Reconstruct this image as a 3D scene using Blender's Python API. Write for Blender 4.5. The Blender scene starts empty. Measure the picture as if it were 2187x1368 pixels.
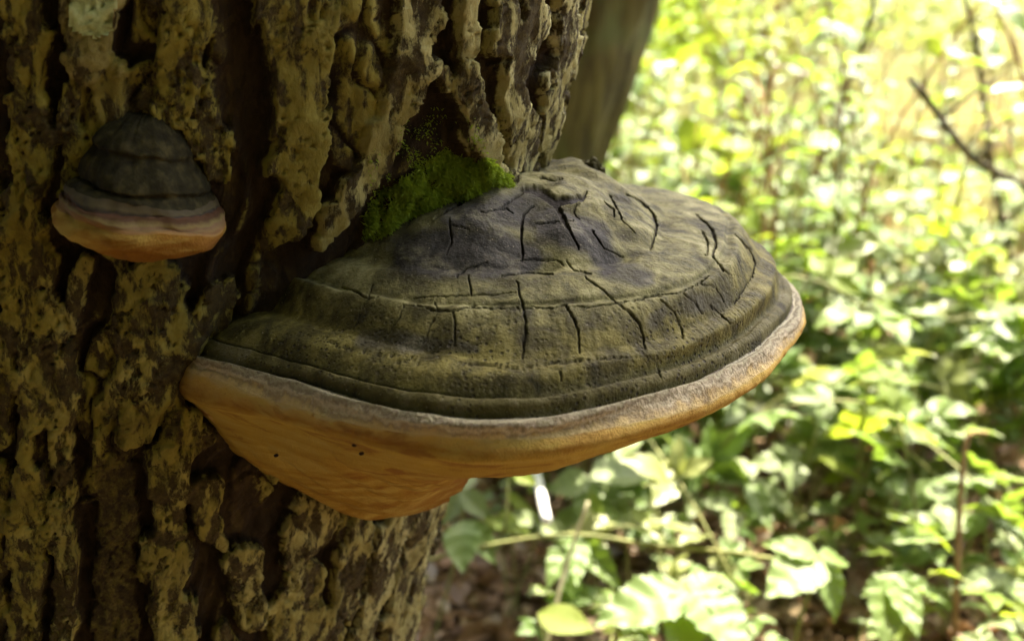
import bpy, math, random
import numpy as np
from mathutils import Vector, Matrix

# ------------------------------------------------------------------ camera, sky, sun, exposure
S = bpy.context.scene
C = bpy.context.collection
FPX, PITCH, CAMH = 2345.0, math.radians(17), 0.95      # focal length in photo pixels, downward tilt, height
cam_d = bpy.data.cameras.new('camera')
cam = bpy.data.objects.new('camera', cam_d)
C.objects.link(cam)
cam.location = (0, 0, CAMH)
cam.rotation_euler = (math.pi/2 - PITCH, 0, 0)
cam_d.sensor_width = 36
cam_d.lens = FPX/2187*36
cam_d.clip_start, cam_d.clip_end = 0.02, 600
cam_d.dof.use_dof = True
cam_d.dof.focus_distance = 0.60
cam_d.dof.aperture_fstop = 5.8
cam_d.dof.aperture_blades = 0
S.camera = cam

SUN_EL, SUN_AZ = math.radians(60), math.radians(25)    # azimuth from +Y, negative is to the left
w = bpy.data.worlds.new('World')
S.world = w
w.use_nodes = True
wn = w.node_tree
sky = wn.nodes.new('ShaderNodeTexSky')
sky.sky_type = 'NISHITA'
sky.sun_disc = False
sky.sun_elevation = SUN_EL
sky.sun_rotation = SUN_AZ
sky.air_density, sky.dust_density, sky.ozone_density = 0.6, 6.0, 0.4
wn.links.new(sky.outputs[0], wn.nodes['Background'].inputs[0])
wn.nodes['Background'].inputs[1].default_value = 0.15

sd = bpy.data.lights.new('sun', 'SUN')
sd.energy, sd.angle, sd.color = 4.9, math.radians(0.6), (1.0, 0.91, 0.70)
sun = bpy.data.objects.new('sun', sd)
C.objects.link(sun)
SUNV = Vector((math.sin(SUN_AZ)*math.cos(SUN_EL), math.cos(SUN_AZ)*math.cos(SUN_EL), math.sin(SUN_EL)))
sun.rotation_euler = SUNV.to_track_quat('Z', 'Y').to_euler()
sun.location = SUNV*20

S.view_settings.view_transform = 'Standard'
S.view_settings.look = 'None'
S.view_settings.gamma = 1
S.view_settings.use_curve_mapping = False
S.view_settings.exposure = 2.65
S.cycles.use_denoising = True
S.cycles.max_bounces = 8
S.cycles.diffuse_bounces = 4
S.cycles.transmission_bounces = 6
S.cycles.sample_clamp_indirect = 6

# ------------------------------------------------------------------ helpers
rng = np.random.default_rng(7)
random.seed(7)
CP, SP = math.cos(PITCH), math.sin(PITCH)

def ray(u, v):
    a, b = (u-1093.5)/FPX, -(v-684)/FPX
    return a, CP+b*SP, -SP+b*CP

def at(u, v, y):
    """point on the ray through photo pixel u,v at distance y in front of the camera"""
    a, b, c = ray(u, v)
    t = y/b
    return Vector((a*t, y, CAMH+c*t))

def project(P):
    d = P-np.array([0, 0, CAMH])
    depth = d[..., 1]*CP-d[..., 2]*SP
    up = d[..., 1]*SP+d[..., 2]*CP
    return 1093.5+FPX*d[..., 0]/depth, 684-FPX*up/depth

def _hash(ix, iy, iz, seed):
    h = (ix*374761393+iy*668265263+iz*2147483647+seed*1274126177) & 0xFFFFFFFF
    h = ((h ^ (h >> 13))*1274126177) & 0xFFFFFFFF
    h = ((h ^ (h >> 16))*668265263) & 0xFFFFFFFF
    return (h ^ (h >> 15)) & 0xFFFFFFFF

GR = np.array([(1,1,0),(-1,1,0),(1,-1,0),(-1,-1,0),(1,0,1),(-1,0,1),(1,0,-1),(-1,0,-1),(0,1,1),(0,-1,1),(0,1,-1),(0,-1,-1)], float)

def noise(x, y, z=0.0, seed=0):
    x, y, z = np.broadcast_arrays(np.asarray(x, float), np.asarray(y, float), np.asarray(z, float))
    xi, yi, zi = np.floor(x), np.floor(y), np.floor(z)
    fx, fy, fz = x-xi, y-yi, z-zi
    xi, yi, zi = xi.astype(np.int64), yi.astype(np.int64), zi.astype(np.int64)
    f = lambda t: t*t*t*(t*(t*6-15)+10)
    ux, uy, uz = f(fx), f(fy), f(fz)
    def g(dx, dy, dz):
        G = GR[_hash(xi+dx, yi+dy, zi+dz, seed) % 12]
        return G[..., 0]*(fx-dx)+G[..., 1]*(fy-dy)+G[..., 2]*(fz-dz)
    l = lambda a, b, t: a+(b-a)*t
    return l(l(l(g(0,0,0), g(1,0,0), ux), l(g(0,1,0), g(1,1,0), ux), uy),
             l(l(g(0,0,1), g(1,0,1), ux), l(g(0,1,1), g(1,1,1), ux), uy), uz)

def fbm(x, y, z=0.0, o=4, seed=0, gain=.5):
    r, a, k = 0, 1.0, 1.0
    for i in range(o):
        r = r+a*noise(np.asarray(x)*k, np.asarray(y)*k, np.asarray(z)*k, seed+i*17)
        a *= gain
        k *= 2.03
    return r

def sstep(a, b, x):
    t = np.clip((x-a)/(b-a), 0, 1)
    return t*t*(3-2*t)

def poly_dist(u, v, pts, wid):
    """distance to a polyline divided by its (interpolated) half width"""
    best = np.full(u.shape, 1e9)
    for i in range(len(pts)-1):
        (ax, ay), (bx, by) = pts[i], pts[i+1]
        dx, dy = bx-ax, by-ay
        t = np.clip(((u-ax)*dx+(v-ay)*dy)/(dx*dx+dy*dy+1e-9), 0, 1)
        ww = wid[i]+(wid[i+1]-wid[i])*t
        best = np.minimum(best, np.hypot(u-ax-t*dx, v-ay-t*dy)/ww)
    return best

def in_poly(u, v, P):
    r = np.zeros(u.shape, bool)
    for i in range(len(P)):
        (x1, y1), (x2, y2) = P[i], P[i-1]
        c = ((y1 > v) != (y2 > v)) & (u < (x2-x1)*(v-y1)/((y2-y1) or 1e-9)+x1)
        r ^= c
    return r

def mesh_np(name, V, F, mat=None, attr=None, smooth=True, normals=None):
    me = bpy.data.meshes.new(name)
    V = np.asarray(V, np.float32)
    F = np.asarray(F, np.int32)
    k = F.shape[1]
    me.vertices.add(len(V))
    me.vertices.foreach_set('co', V.ravel())
    me.loops.add(F.size)
    me.loops.foreach_set('vertex_index', F.ravel())
    me.polygons.add(len(F))
    me.polygons.foreach_set('loop_start', np.arange(0, F.size, k, dtype=np.int32))
    me.update(calc_edges=True)
    me.validate()
    me.polygons.foreach_set('use_smooth', np.full(len(me.polygons), smooth))
    if attr is not None:
        for an, val in attr.items():
            A = me.attributes.new(an, 'FLOAT_COLOR', 'POINT')
            c = np.ones((len(V), 4), np.float32)
            c[:, :val.shape[1]] = val
            A.data.foreach_set('color', c.ravel())
    if normals is not None:
        me.normals_split_custom_set_from_vertices(normals.tolist())
    if mat:
        me.materials.append(mat)
    return me

def obj(name, me, parent=None, loc=None, **props):
    o = bpy.data.objects.new(name, me)
    C.objects.link(o)
    if parent:
        o.parent = parent
    if loc is not None:
        o.location = loc
    for k, v in props.items():
        o[k] = v
    return o

def thing(name, label, cat, loc=(0, 0, 0), group=None, rot=0.0):
    o = obj(name, None, None, loc, label=label, category=cat)
    o.empty_display_size = 0.05
    o.rotation_euler[2] = rot
    if group:
        o['group'] = group
    return o

def grid_faces(nr, nc, wrap=False, flip=False):
    r = np.arange(nr-1)[:, None]
    c = np.arange(nc if wrap else nc-1)[None, :]
    c2 = (c+1) % nc
    F = np.stack([r*nc+c, r*nc+c2, (r+1)*nc+c2, (r+1)*nc+c], -1).reshape(-1, 4)
    return F[:, ::-1] if flip else F

def tube(pts, rad, seg=7, seed=0, rough=0.0):
    """vertices and quads of a tapering tube along pts"""
    pts = [Vector(p) for p in pts]
    V, n = [], len(pts)
    up = Vector((0.3, 1, 0.1))
    for i, p in enumerate(pts):
        d = (pts[min(i+1, n-1)]-pts[max(i-1, 0)]).normalized()
        s = d.cross(up)
        if s.length < 1e-4:
            s = d.cross(Vector((1, 0, 0)))
        s.normalize()
        t = s.cross(d)
        r = rad[i] if hasattr(rad, '__len__') else rad
        for k in range(seg):
            a = 2*math.pi*k/seg
            rr = r*(1+rough*math.sin(3*a+i*1.3+seed))
            V.append(p+s*math.cos(a)*rr+t*math.sin(a)*rr)
    F = grid_faces(n, seg, True)
    V.append(pts[-1]); V.append(pts[0])
    F = F.tolist()
    b = (n-1)*seg
    for k in range(seg):
        F.append([b+k, b+(k+1) % seg, n*seg, n*seg])
        F.append([(k+1) % seg, k, n*seg+1, n*seg+1])
    return V, F

def mesh_py(name, V, F, mat, smooth=True):
    me = bpy.data.meshes.new(name)
    me.from_pydata([tuple(v) for v in V], [], [list(dict.fromkeys(f)) for f in F])
    me.polygons.foreach_set('use_smooth', [smooth]*len(me.polygons))
    if mat:
        me.materials.append(mat)
    me.update()
    return me

def spline(pts, n):
    """Catmull-Rom through points"""
    P = [Vector(p) for p in pts]
    P = [2*P[0]-P[1]]+P+[2*P[-1]-P[-2]]
    out = []
    m = len(P)-3
    for j in range(n):
        t = j/(n-1)*m
        i = min(int(t), m-1)
        f = t-i
        a, b, c, d = P[i:i+4]
        out.append(0.5*((2*b)+(c-a)*f+(2*a-5*b+4*c-d)*f*f+(3*b-a-3*c+d)*f**3))
    return out

# ------------------------------------------------------------------ materials
class NT:
    def __init__(s, name):
        s.m = bpy.data.materials.new(name)
        s.m.use_nodes = True
        s.t = s.m.node_tree
        s.t.nodes.clear()
        s.out = s.t.nodes.new('ShaderNodeOutputMaterial')
    def n(s, typ, ins=None, **kw):
        nd = s.t.nodes.new('ShaderNode'+typ)
        for k, v in kw.items():
            setattr(nd, k, v)
        for k, v in (ins or {}).items():
            if hasattr(v, 'is_linked') or hasattr(v, 'links'):
                s.t.links.new(v, nd.inputs[k])
            else:
                nd.inputs[k].default_value = v
        return nd
    def noise(s, vec, scale, detail=4, rough=.55, dist=0):
        return s.n('TexNoise', {'Vector': vec, 'Scale': scale, 'Detail': detail, 'Roughness': rough, 'Distortion': dist}).outputs['Fac']
    def ramp(s, fac, stops):
        r = s.n('ValToRGB', {'Fac': fac})
        e = r.color_ramp.elements
        while len(e) < len(stops):
            e.new(0.5)
        for q, (p, c) in zip(e, stops):
            q.position = p
            q.color = (*c, 1) if len(c) == 3 else c
        return r.outputs['Color']
    def mix(s, fac, a, b, blend='MIX'):
        nd = s.n('Mix', {'Factor': fac}, data_type='RGBA', blend_type=blend)
        for idx, v in ((6, a), (7, b)):
            if isinstance(v, tuple):
                nd.inputs[idx].default_value = (*v, 1)
            else:
                s.t.links.new(v, nd.inputs[idx])
        return nd.outputs[2]
    def math(s, op, a, b=0.5, clamp=False):
        nd = s.n('Math', {0: a, 1: b}, operation=op)
        nd.use_clamp = clamp
        return nd.outputs[0]
    def attr(s, name):
        a = s.n('Attribute', attribute_name=name)
        return s.n('SeparateColor', {'Color': a.outputs['Color']}).outputs
    def bump(s, h, strength, dist, normal=None):
        ins = {'Height': h, 'Strength': strength, 'Distance': dist}
        if normal is not None:
            ins['Normal'] = normal
        return s.n('Bump', ins).outputs[0]
    def finish(s, col, rough=.8, normal=None, spec=.3, trans=None, tfac=.35):
        b = s.n('BsdfPrincipled', {'Roughness': rough, 'Specular IOR Level': spec})
        if isinstance(col, tuple):
            b.inputs['Base Color'].default_value = (*col, 1)
        else:
            s.t.links.new(col, b.inputs['Base Color'])
        if normal is not None:
            s.t.links.new(normal, b.inputs['Normal'])
        sh = b.outputs[0]
        if trans is not None:
            tr = s.n('BsdfTranslucent')
            if isinstance(trans, tuple):
                tr.inputs[0].default_value = (*trans, 1)
            else:
                s.t.links.new(trans, tr.inputs[0])
            sh = s.n('MixShader', {0: tfac, 1: sh, 2: tr.outputs[0]}).outputs[0]
        s.t.links.new(sh, s.out.inputs[0])
        return s.m
    def pos(s):
        return s.n('TexCoord').outputs['Object']

def mat_bark():
    t = NT('bark')
    p = t.pos()
    r, g, b = t.attr('m')[:3]           # plate, grey lichen, brown
    st = t.n('Mapping', {'Vector': p, 'Scale': (1, 1, .45)}).outputs[0]
    n1 = t.noise(st, 75, 8, .68, .4)
    n2 = t.noise(p, 240, 6, .75)
    n3 = t.noise(p, 20, 5, .6, .6)
    n4 = t.noise(st, 150, 7, .72, .3)
    top = t.ramp(n3, [(.35, (.115, .095, .013)), (.50, (.19, .165, .025)), (.66, (.28, .255, .062))])
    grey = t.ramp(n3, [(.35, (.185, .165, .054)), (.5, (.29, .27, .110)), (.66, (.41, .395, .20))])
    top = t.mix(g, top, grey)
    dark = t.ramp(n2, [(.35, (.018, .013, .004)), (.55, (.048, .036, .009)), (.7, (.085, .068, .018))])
    blot = t.math('ADD', t.math('MULTIPLY', n1, .6), t.math('MULTIPLY', n4, .4))
    blot = t.math('SUBTRACT', blot, t.math('MULTIPLY', t.math('SUBTRACT', n3, .5), .35))
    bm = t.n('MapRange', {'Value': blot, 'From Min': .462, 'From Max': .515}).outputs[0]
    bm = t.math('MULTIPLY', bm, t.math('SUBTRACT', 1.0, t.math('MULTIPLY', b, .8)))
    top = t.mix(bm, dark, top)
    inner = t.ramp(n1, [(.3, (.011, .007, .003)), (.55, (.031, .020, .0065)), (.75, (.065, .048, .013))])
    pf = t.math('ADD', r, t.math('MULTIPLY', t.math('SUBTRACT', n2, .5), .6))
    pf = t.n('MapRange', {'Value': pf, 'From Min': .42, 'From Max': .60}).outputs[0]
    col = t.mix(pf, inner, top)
    h = t.math('ADD', t.math('MULTIPLY', n2, .6), t.math('ADD', t.math('MULTIPLY', bm, .35), n4))
    return t.finish(col, .85, t.bump(h, .9, .0030), .2)

def mat_bark_far():
    t = NT('bark_smooth')
    p = t.pos()
    mp = t.n('Mapping', {'Vector': p, 'Scale': (1, 1, .12)}).outputs[0]
    n1 = t.noise(mp, 38, 5, .6)
    n2 = t.noise(p, 9, 3)
    col = t.ramp(n1, [(.3, (.022, .017, .005)), (.5, (.064, .050, .013)), (.7, (.125, .105, .030))])
    col = t.mix(t.n('MapRange', {'Value': n2, 'From Min': .5, 'From Max': .7}).outputs[0], col, (.070, .075, .018))
    return t.finish(col, .85, t.bump(n1, .9, .012), .2)

def mat_cap():
    t = NT('fungus_cap')
    p = t.pos()
    r, g, b = t.attr('m')[:3]           # radial zone, dark crust, crack
    n1 = t.noise(p, 48, 9, .68, .3)
    n2 = t.noise(p, 420, 4, .6)
    n3 = t.noise(p, 18, 3, .5)
    base = t.ramp(n1, [(.36, (.028, .026, .011)), (.46, (.070, .066, .025)), (.56, (.132, .125, .050)), (.70, (.24, .228, .115))])
    low = t.ramp(n1, [(.36, (.020, .018, .006)), (.48, (.058, .051, .013)), (.58, (.110, .097, .023)), (.72, (.18, .16, .048))])
    col = t.mix(r, base, low)
    slate = t.ramp(n1, [(.34, (.008, .0075, .006)), (.52, (.025, .024, .019)), (.66, (.090, .085, .055))])
    fd = t.math('ADD', g, t.math('MULTIPLY', t.math('SUBTRACT', n1, .5), 1.6), True)
    fd = t.n('MapRange', {'Value': fd, 'From Min': .24, 'From Max': .62}).outputs[0]
    col = t.mix(fd, col, slate)
    vo = t.n('TexVoronoi', {'Vector': p, 'Scale': 300.0}).outputs['Distance']
    pit = t.n('MapRange', {'Value': vo, 'From Min': .18, 'From Max': .34}).outputs[0]
    pz = t.math('MULTIPLY', t.math('SUBTRACT', 1.0, pit), t.math('MULTIPLY', r, t.n('MapRange', {'Value': n3, 'From Min': .42, 'From Max': .62}).outputs[0]), True)
    col = t.mix(t.math('MULTIPLY', pz, .95), col, (.020, .018, .014))
    pale = t.n('MapRange', {'Value': t.noise(p, 700, 3, .6), 'From Min': .66, 'From Max': .72}).outputs[0]
    col = t.mix(t.math('MULTIPLY', pale, .5), col, (.34, .31, .22))
    col = t.mix(b, col, (.012, .010, .008))
    h = t.math('ADD', t.math('MULTIPLY', n2, .8), t.math('SUBTRACT', t.math('MULTIPLY', n1, 1.5), t.math('MULTIPLY', pz, 1.2)))
    return t.finish(col, .72, t.bump(h, .65, .0020), .12)

def mat_margin():
    t = NT('fungus_margin')
    p = t.pos()
    r, g, b = t.attr('m')[:3]
    n1 = t.noise(p, 120, 6, .65)
    n2 = t.noise(p, 520, 3, .6)
    f = t.math('ADD', r, t.math('MULTIPLY', t.math('SUBTRACT', n1, .5), .9))
    col = t.ramp(f, [(.0, (.070, .055, .040)), (.16, (.36, .345, .24)), (.28, (.12, .103, .066)), (.42, (.27, .25, .16)),
                     (.54, (.17, .14, .090)), (.68, (.38, .34, .23)), (.80, (.24, .19, .11)), (.97, (.40, .31, .14))])
    h = t.math('ADD', n2, t.math('MULTIPLY', n1, 2))
    return t.finish(col, .8, t.bump(h, .7, .002), .2)

def mat_pore():
    t = NT('fungus_pores')
    p = t.pos()
    r, g, b = t.attr('m')[:3]
    n1 = t.noise(p, 45, 5, .6)
    n2 = t.noise(p, 900, 3, .7)
    mp = t.n('Mapping', {'Vector': p, 'Scale': (1, 1, 4)}).outputs[0]
    n3 = t.noise(mp, 22, 4, .6, .8)
    f = t.math('ADD', r, t.math('MULTIPLY', t.math('SUBTRACT', n1, .5), .18))
    col = t.ramp(f, [(.0, (.38, .30, .13)), (.04, (.40, .265, .070)), (.15, (.24, .135, .022)), (.25, (.36, .265, .046)), (.5, (.28, .182, .028)), (1.0, (.18, .088, .013))])
    yel = t.n('MapRange', {'Value': n3, 'From Min': .5, 'From Max': .66}).outputs[0]
    col = t.mix(t.math('MULTIPLY', yel, .75), col, (.36, .28, .068))
    red = t.n('MapRange', {'Value': n3, 'From Min': .47, 'From Max': .36}).outputs[0]
    col = t.mix(t.math('MULTIPLY', red, .8), col, (.19, .088, .018))
    spot = t.n('MapRange', {'Value': t.noise(p, 130, 4, .7), 'From Min': .62, 'From Max': .72}).outputs[0]
    col = t.mix(t.math('MULTIPLY', spot, .45), col, (.15, .070, .016))
    h = t.math('ADD', n2, t.math('MULTIPLY', n1, 1.5))
    return t.finish(col, .9, t.bump(h, .8, .0016), .1)

def mat_leaf(name, c0, c1, tr, tfac=.38, rough=.42, vein=True, spec=.5):
    t = NT(name)
    oi = t.n('ObjectInfo').outputs['Random']
    p = t.pos()
    n = t.noise(p, 26, 3)
    f = t.math('ADD', t.math('MULTIPLY', oi, .75), t.math('MULTIPLY', t.math('SUBTRACT', n, .5), .7), True)
    col = t.mix(f, c0, c1)
    return t.finish(col, rough, None, spec, tr, tfac)

def mat_plain(name, stops, scale, rough=.8, bump=.4, dist=.003, spec=.25, trans=None, tfac=.3):
    t = NT(name)
    n = t.noise(t.pos(), scale, 5, .6)
    return t.finish(t.ramp(n, stops), rough, t.bump(n, bump, dist), spec, trans, tfac)

M = {}
M['bark'] = mat_bark()
M['bark_far'] = mat_bark_far()
M['cap'] = mat_cap()
M['margin'] = mat_margin()
M['pore'] = mat_pore()
M['bramble'] = mat_leaf('bramble_leaf', (.10, .16, .040), (.19, .25, .085), (.26, .40, .04), .36, .5, spec=.35)
M['bramble_under'] = mat_leaf('bramble_leaf_grey', (.15, .20, .085), (.24, .28, .135), (.28, .38, .08), .34, .52, spec=.3)
M['yellow'] = mat_leaf('yellow_green_leaf', (.10, .16, .016), (.18, .21, .028), (.33, .42, .03), .45, .6, spec=.3)
M['herb'] = mat_leaf('herb_leaf', (.06, .12, .020), (.13, .18, .032), (.24, .35, .035), .40, .5, spec=.35)
M['canopy'] = mat_leaf('canopy_leaf', (.09, .13, .018), (.15, .17, .025), (.42, .44, .04), .5, .5)
M['pale'] = mat_leaf('pale_leaf', (.15, .18, .055), (.26, .28, .10), (.33, .37, .08), .38, .42, spec=.4)
M['grass'] = mat_leaf('grass', (.10, .16, .020), (.26, .25, .06), (.34, .40, .05), .42, .5)
M['moss'] = mat_leaf('moss', (.13, .19, .015), (.28, .36, .040), (.32, .44, .03), .35, .7, spec=.15)
M['litter'] = mat_leaf('dead_leaf', (.16, .085, .04), (.36, .24, .13), (.30, .16, .06), .25, .55)
M['litter_pale'] = mat_leaf('dead_leaf_pale', (.30, .22, .13), (.50, .42, .30), (.35, .25, .12), .2, .4)
M['straw'] = mat_leaf('straw', (.46, .42, .22), (.68, .63, .42), (.40, .36, .16), .3, .6)  # raised very pale so the far grass burns out like glare; stalks share it
M['stem'] = mat_plain('green_stem', [(.3, (.10, .12, .03)), (.7, (.24, .24, .08))], 40, .6)
M['dry'] = mat_plain('dry_stem', [(.3, (.17, .10, .045)), (.7, (.36, .25, .12))], 50, .8)
M['rust'] = mat_plain('rust_stem', [(.3, (.16, .065, .03)), (.7, (.32, .16, .07))], 50, .8)
M['twig'] = mat_plain('twig', [(.3, (.035, .030, .018)), (.7, (.10, .085, .05))], 50, .85)
M['white'] = mat_plain('white_stem', [(.3, (.62, .62, .60)), (.7, (.80, .80, .79))], 30, .5)
M['hole'] = mat_plain('dark_hole', [(.3, (.012, .008, .005)), (.7, (.03, .018, .01))], 300, .9)
M['drop'] = mat_plain('amber_drop', [(.3, (.30, .12, .05)), (.7, (.6, .4, .25))], 300, .15, .1)
def mat_ground():
    t = NT('ground')
    p = t.pos()
    n1 = t.noise(p, 1.1, 5, .6)
    n2 = t.noise(p, 35, 6, .7)
    soil = t.ramp(n2, [(.3, (.035, .022, .012)), (.5, (.10, .062, .033)), (.7, (.24, .165, .10))])
    gr = t.ramp(n2, [(.3, (.06, .10, .02)), (.6, (.17, .22, .05)), (.8, (.34, .33, .13))])
    sep = t.n('SeparateXYZ', {'Vector': p}).outputs
    far = t.n('MapRange', {'Value': t.math('ADD', sep[1], t.math('MULTIPLY', n1, 2.5)), 'From Min': 4.0, 'From Max': 7.5}).outputs[0]
    col = t.mix(far, soil, gr)
    return t.finish(col, .9, t.bump(n2, .8, .02), .15)
M['ground'] = mat_ground()

# ------------------------------------------------------------------ ground
def ground_z(x, y):
    x, y = np.asarray(x, float), np.asarray(y, float)
    z = .03*fbm(x*.8, y*.8, 0, 3, 5)+.25*noise(x*.12, y*.12, 0, 8)*sstep(4, 12, np.hypot(x, y))
    return z
gx = np.concatenate([-np.geomspace(260, 9, 14), np.linspace(-8, 8, 110), np.geomspace(9, 260, 14)])
gy = np.concatenate([-np.geomspace(260, 5, 14), np.linspace(-4, 14, 120), np.geomspace(15, 400, 18)])
GX, GY = np.meshgrid(gx, gy)
gm = mesh_np('ground', np.stack([GX, GY, ground_z(GX, GY)], -1).reshape(-1, 3), grid_faces(len(gy), len(gx)), M['ground'])
obj('ground', gm, kind='structure')
gz1 = lambda x, y: float(ground_z(x, y))

# ------------------------------------------------------------------ main trunk
def trunk_c(z):
    zz = np.asarray(z, float)
    return -.274+.2*(zz-.75)-.012*np.clip(zz-1.3, 0, 9)**2, np.full_like(zz, .828)
def trunk_r(z):
    zz = np.asarray(z, float)
    return .268+.07*(np.clip(zz, 0, 1.3)-.75)-.022*np.clip(zz-1.3, 0, 9)+.10*sstep(.28, -.1, zz)

# bark ridges of the photograph: centre line in photo pixels, half widths, height, tone (0 yellow, 1 grey, -1 brown)
RIDGES = [
 ([(45,-30),(60,90),(72,170)],[40,42,30],1,0), ([(68,215),(75,330),(72,400)],[32,34,26],1,0),
 ([(45,430),(62,520),(70,640),(75,720)],[42,50,52,40],1,0),
 ([(210,-20),(205,60),(205,130)],[60,58,52],1.1,.8), ([(225,140),(235,200),(245,250)],[36,34,22],1,.2), ([(225,200),(200,270)],[20,14],.8,0),
 ([(155,190),(150,250),(163,330),(150,400)],[16,20,22,14],.95,0),
 ([(385,-20),(385,60),(378,140),(385,220)],[45,42,40,52],1,0), ([(400,220),(450,310),(462,370)],[36,36,18],.9,0),
 ([(625,-20),(625,70),(635,150)],[72,70,60],1,-.2), ([(640,170),(632,260),(630,330)],[52,56,58],1,-.1),
 ([(636,350),(636,420),(610,480),(570,525)],[40,36,30,14],.9,0),
 ([(880,-20),(880,60),(868,125)],[42,38,42],1.05,.5), ([(868,130),(840,200),(822,260)],[34,26,24],1,.5),
 ([(812,275),(790,330),(768,370)],[30,28,26],1,.5), ([(760,385),(735,420),(705,460),(678,515)],[32,30,26,10],1,.5),
 ([(925,150),(938,185)],[9,9],.9,.5),
 ([(982,-20),(982,60),(975,130),(978,200)],[20,20,20,22],1.05,.8), ([(978,205),(995,260),(1018,320),(1062,388)],[24,26,22,16],1.1,1),
 ([(1062,-20),(1060,60),(1052,110)],[24,18,14],1,.7), ([(1115,-20),(1112,50),(1095,110),(1078,160)],[16,18,26,26],1,.8),
 ([(1075,165),(1080,230),(1095,290),(1098,350)],[22,24,28,20],1,.8),
 ([(1190,-20),(1186,50),(1192,110)],[20,18,22],1.05,.9), ([(1190,120),(1165,170),(1152,240)],[20,16,20],1,.8),
 ([(1150,250),(1152,320),(1140,370)],[16,14,10],1,.7), ([(1240,-20),(1232,80),(1225,160)],[9,9,8],.8,.3),
 ([(1210,230),(1195,300),(1180,360)],[8,8,8],.8,.4),
 ([(15,700),(22,800),(12,930)],[26,24,18],1,0), ([(98,690),(92,790),(88,880)],[38,36,32],1,.1), ([(80,890),(62,960)],[24,14],1,0),
 ([(150,740),(147,840),(140,930)],[14,18,18],1,.2), ([(135,930),(142,1040),(130,1100)],[14,20,12],1,.2),
 ([(75,1010),(68,1100),(70,1200),(66,1280)],[34,36,36,26],.95,-.1), ([(140,1090),(142,1200),(140,1390)],[16,22,18],1,.3),
 ([(60,1300),(55,1390)],[28,30],1,0), ([(8,1000),(6,1200),(8,1390)],[14,10,12],.8,0),
 ([(330,700),(310,780),(300,830)],[82,72,60],1,-.1), ([(285,850),(295,905)],[62,38],1.05,.1),
 ([(330,600),(300,640),(270,690)],[60,60,40],.9,-.1), ([(190,560),(160,620),(150,690)],[14,16,14],.9,.2),
 ([(410,760),(370,850),(350,900)],[30,24,14],.7,-.3),
 ([(250,1010),(250,1120),(240,1250),(250,1390)],[34,38,36,38],.55,-.9), ([(395,930),(340,980)],[48,38],.85,0),
 ([(355,990),(362,1080),(360,1160)],[42,38,30],1,.1), ([(352,1170),(368,1260),(365,1390)],[44,40,36],1,.25),
 ([(318,1200),(300,1230)],[12,8],.8,.1), ([(438,1040),(440,1100),(435,1125)],[28,26,16],.95,.1),
 ([(515,1190),(515,1240),(535,1310)],[32,30,28],1,.3), ([(470,1360),(480,1390)],[26,22],.9,.1),
 ([(470,1145),(478,1150)],[12,10],.8,.3),
 ([(660,1095),(630,1150),(600,1200)],[50,36,12],.9,.4), ([(640,1230),(620,1290),(600,1390)],[32,38,30],.9,.2),
 ([(755,1120),(735,1200),(715,1290)],[22,24,18],.95,.3), ([(690,1300),(670,1390)],[26,26],.9,.2),
 ([(850,1060),(820,1130),(800,1200)],[24,20,16],1,.6), ([(795,1220),(775,1300),(760,1390)],[18,18,18],1,.5),
 ([(890,1060),(865,1150),(850,1210)],[12,14,12],1,.7), ([(845,1230),(828,1310),(815,1390)],[14,14,14],1,.6),
 ([(925,1040),(900,1130),(882,1210)],[7,8,8],.9,.6), ([(875,1230),(862,1300),(850,1390)],[8,8,8],.9,.6),
 ([(470,640),(430,690),(400,740)],[34,40,26],.8,-.1), ([(560,600),(520,640)],[26,20],.4,-.6),
]
MOSS = [(775,505),(800,440),(845,395),(900,350),(950,325),(1000,330),(1040,352),(1062,385),(1040,405),(960,430),(880,480),(800,520)]

az = np.concatenate([np.linspace(-152, 28, 560), np.linspace(28, 208, 60)[1:-1]])*math.pi/180
zr = np.concatenate([np.linspace(-.15, .36, 60)[:-1], np.linspace(.36, 1.02, 450), np.geomspace(1.025, 5.2, 70)])
AZ, ZR = np.meshgrid(az, zr)
cx, cy = trunk_c(ZR)
rr = trunk_r(ZR)
NX, NY = np.cos(AZ), np.sin(AZ)
broad = .010*fbm(AZ*1.6, ZR*1.2, 3.3, 3, 2)
swell = .030*np.exp(-((AZ+.72)/.36)**2)*np.exp(-((ZR-.86)/.15)**2)      # burl where the large fungus has grown out
rr = rr+broad+swell
BP = np.stack([cx+rr*NX, cy+rr*NY, ZR], -1)
U, Vp = project(BP)
ARC = AZ*.27
warp = 16*fbm(ARC/.03, ZR/.045, 0, 4, 21)
warp2 = 14*fbm(ARC/.03, ZR/.05, 4.4, 4, 33)
Uw, Vw = U+warp, Vp+warp2
plate = np.zeros(U.shape)
tone = np.zeros(U.shape)
win = (U > -200) & (U < 1450) & (Vp > -260) & (Vp < 1620) & (AZ < .8)
er = .42*fbm(ARC/.011, ZR/.018, 6.1, 4, 23)
uu, vv = Uw[win], Vw[win]
pl, tn = np.zeros(uu.shape), np.zeros(uu.shape)
for pts, wd, hh, to in RIDGES:
    if pts[0][1] <= -20:      # carry the ridges on beyond the frame
        pts, wd = [(pts[0][0]+20+.2*wd[0], pts[0][1]-75), (pts[0][0]+8, pts[0][1]-150)]+pts, [wd[0]*.5, wd[0]*.9]+wd
        pts = [pts[1], pts[0]]+pts[2:]
    if pts[-1][1] >= 1390:
        pts, wd = pts+[(pts[-1][0]-12, pts[-1][1]+110)], wd+[wd[-1]*.6]
    dd = poly_dist(uu, vv, pts, [x+5 for x in wd])
    m = sstep(-.07, .08, (1.04-dd)*np.minimum(1.0, .35+dd)+er[win])*hh
    tn = np.where(m > pl, to, tn)
    pl = np.maximum(pl, m)
plate[win] = pl
tone[win] = tn
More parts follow.
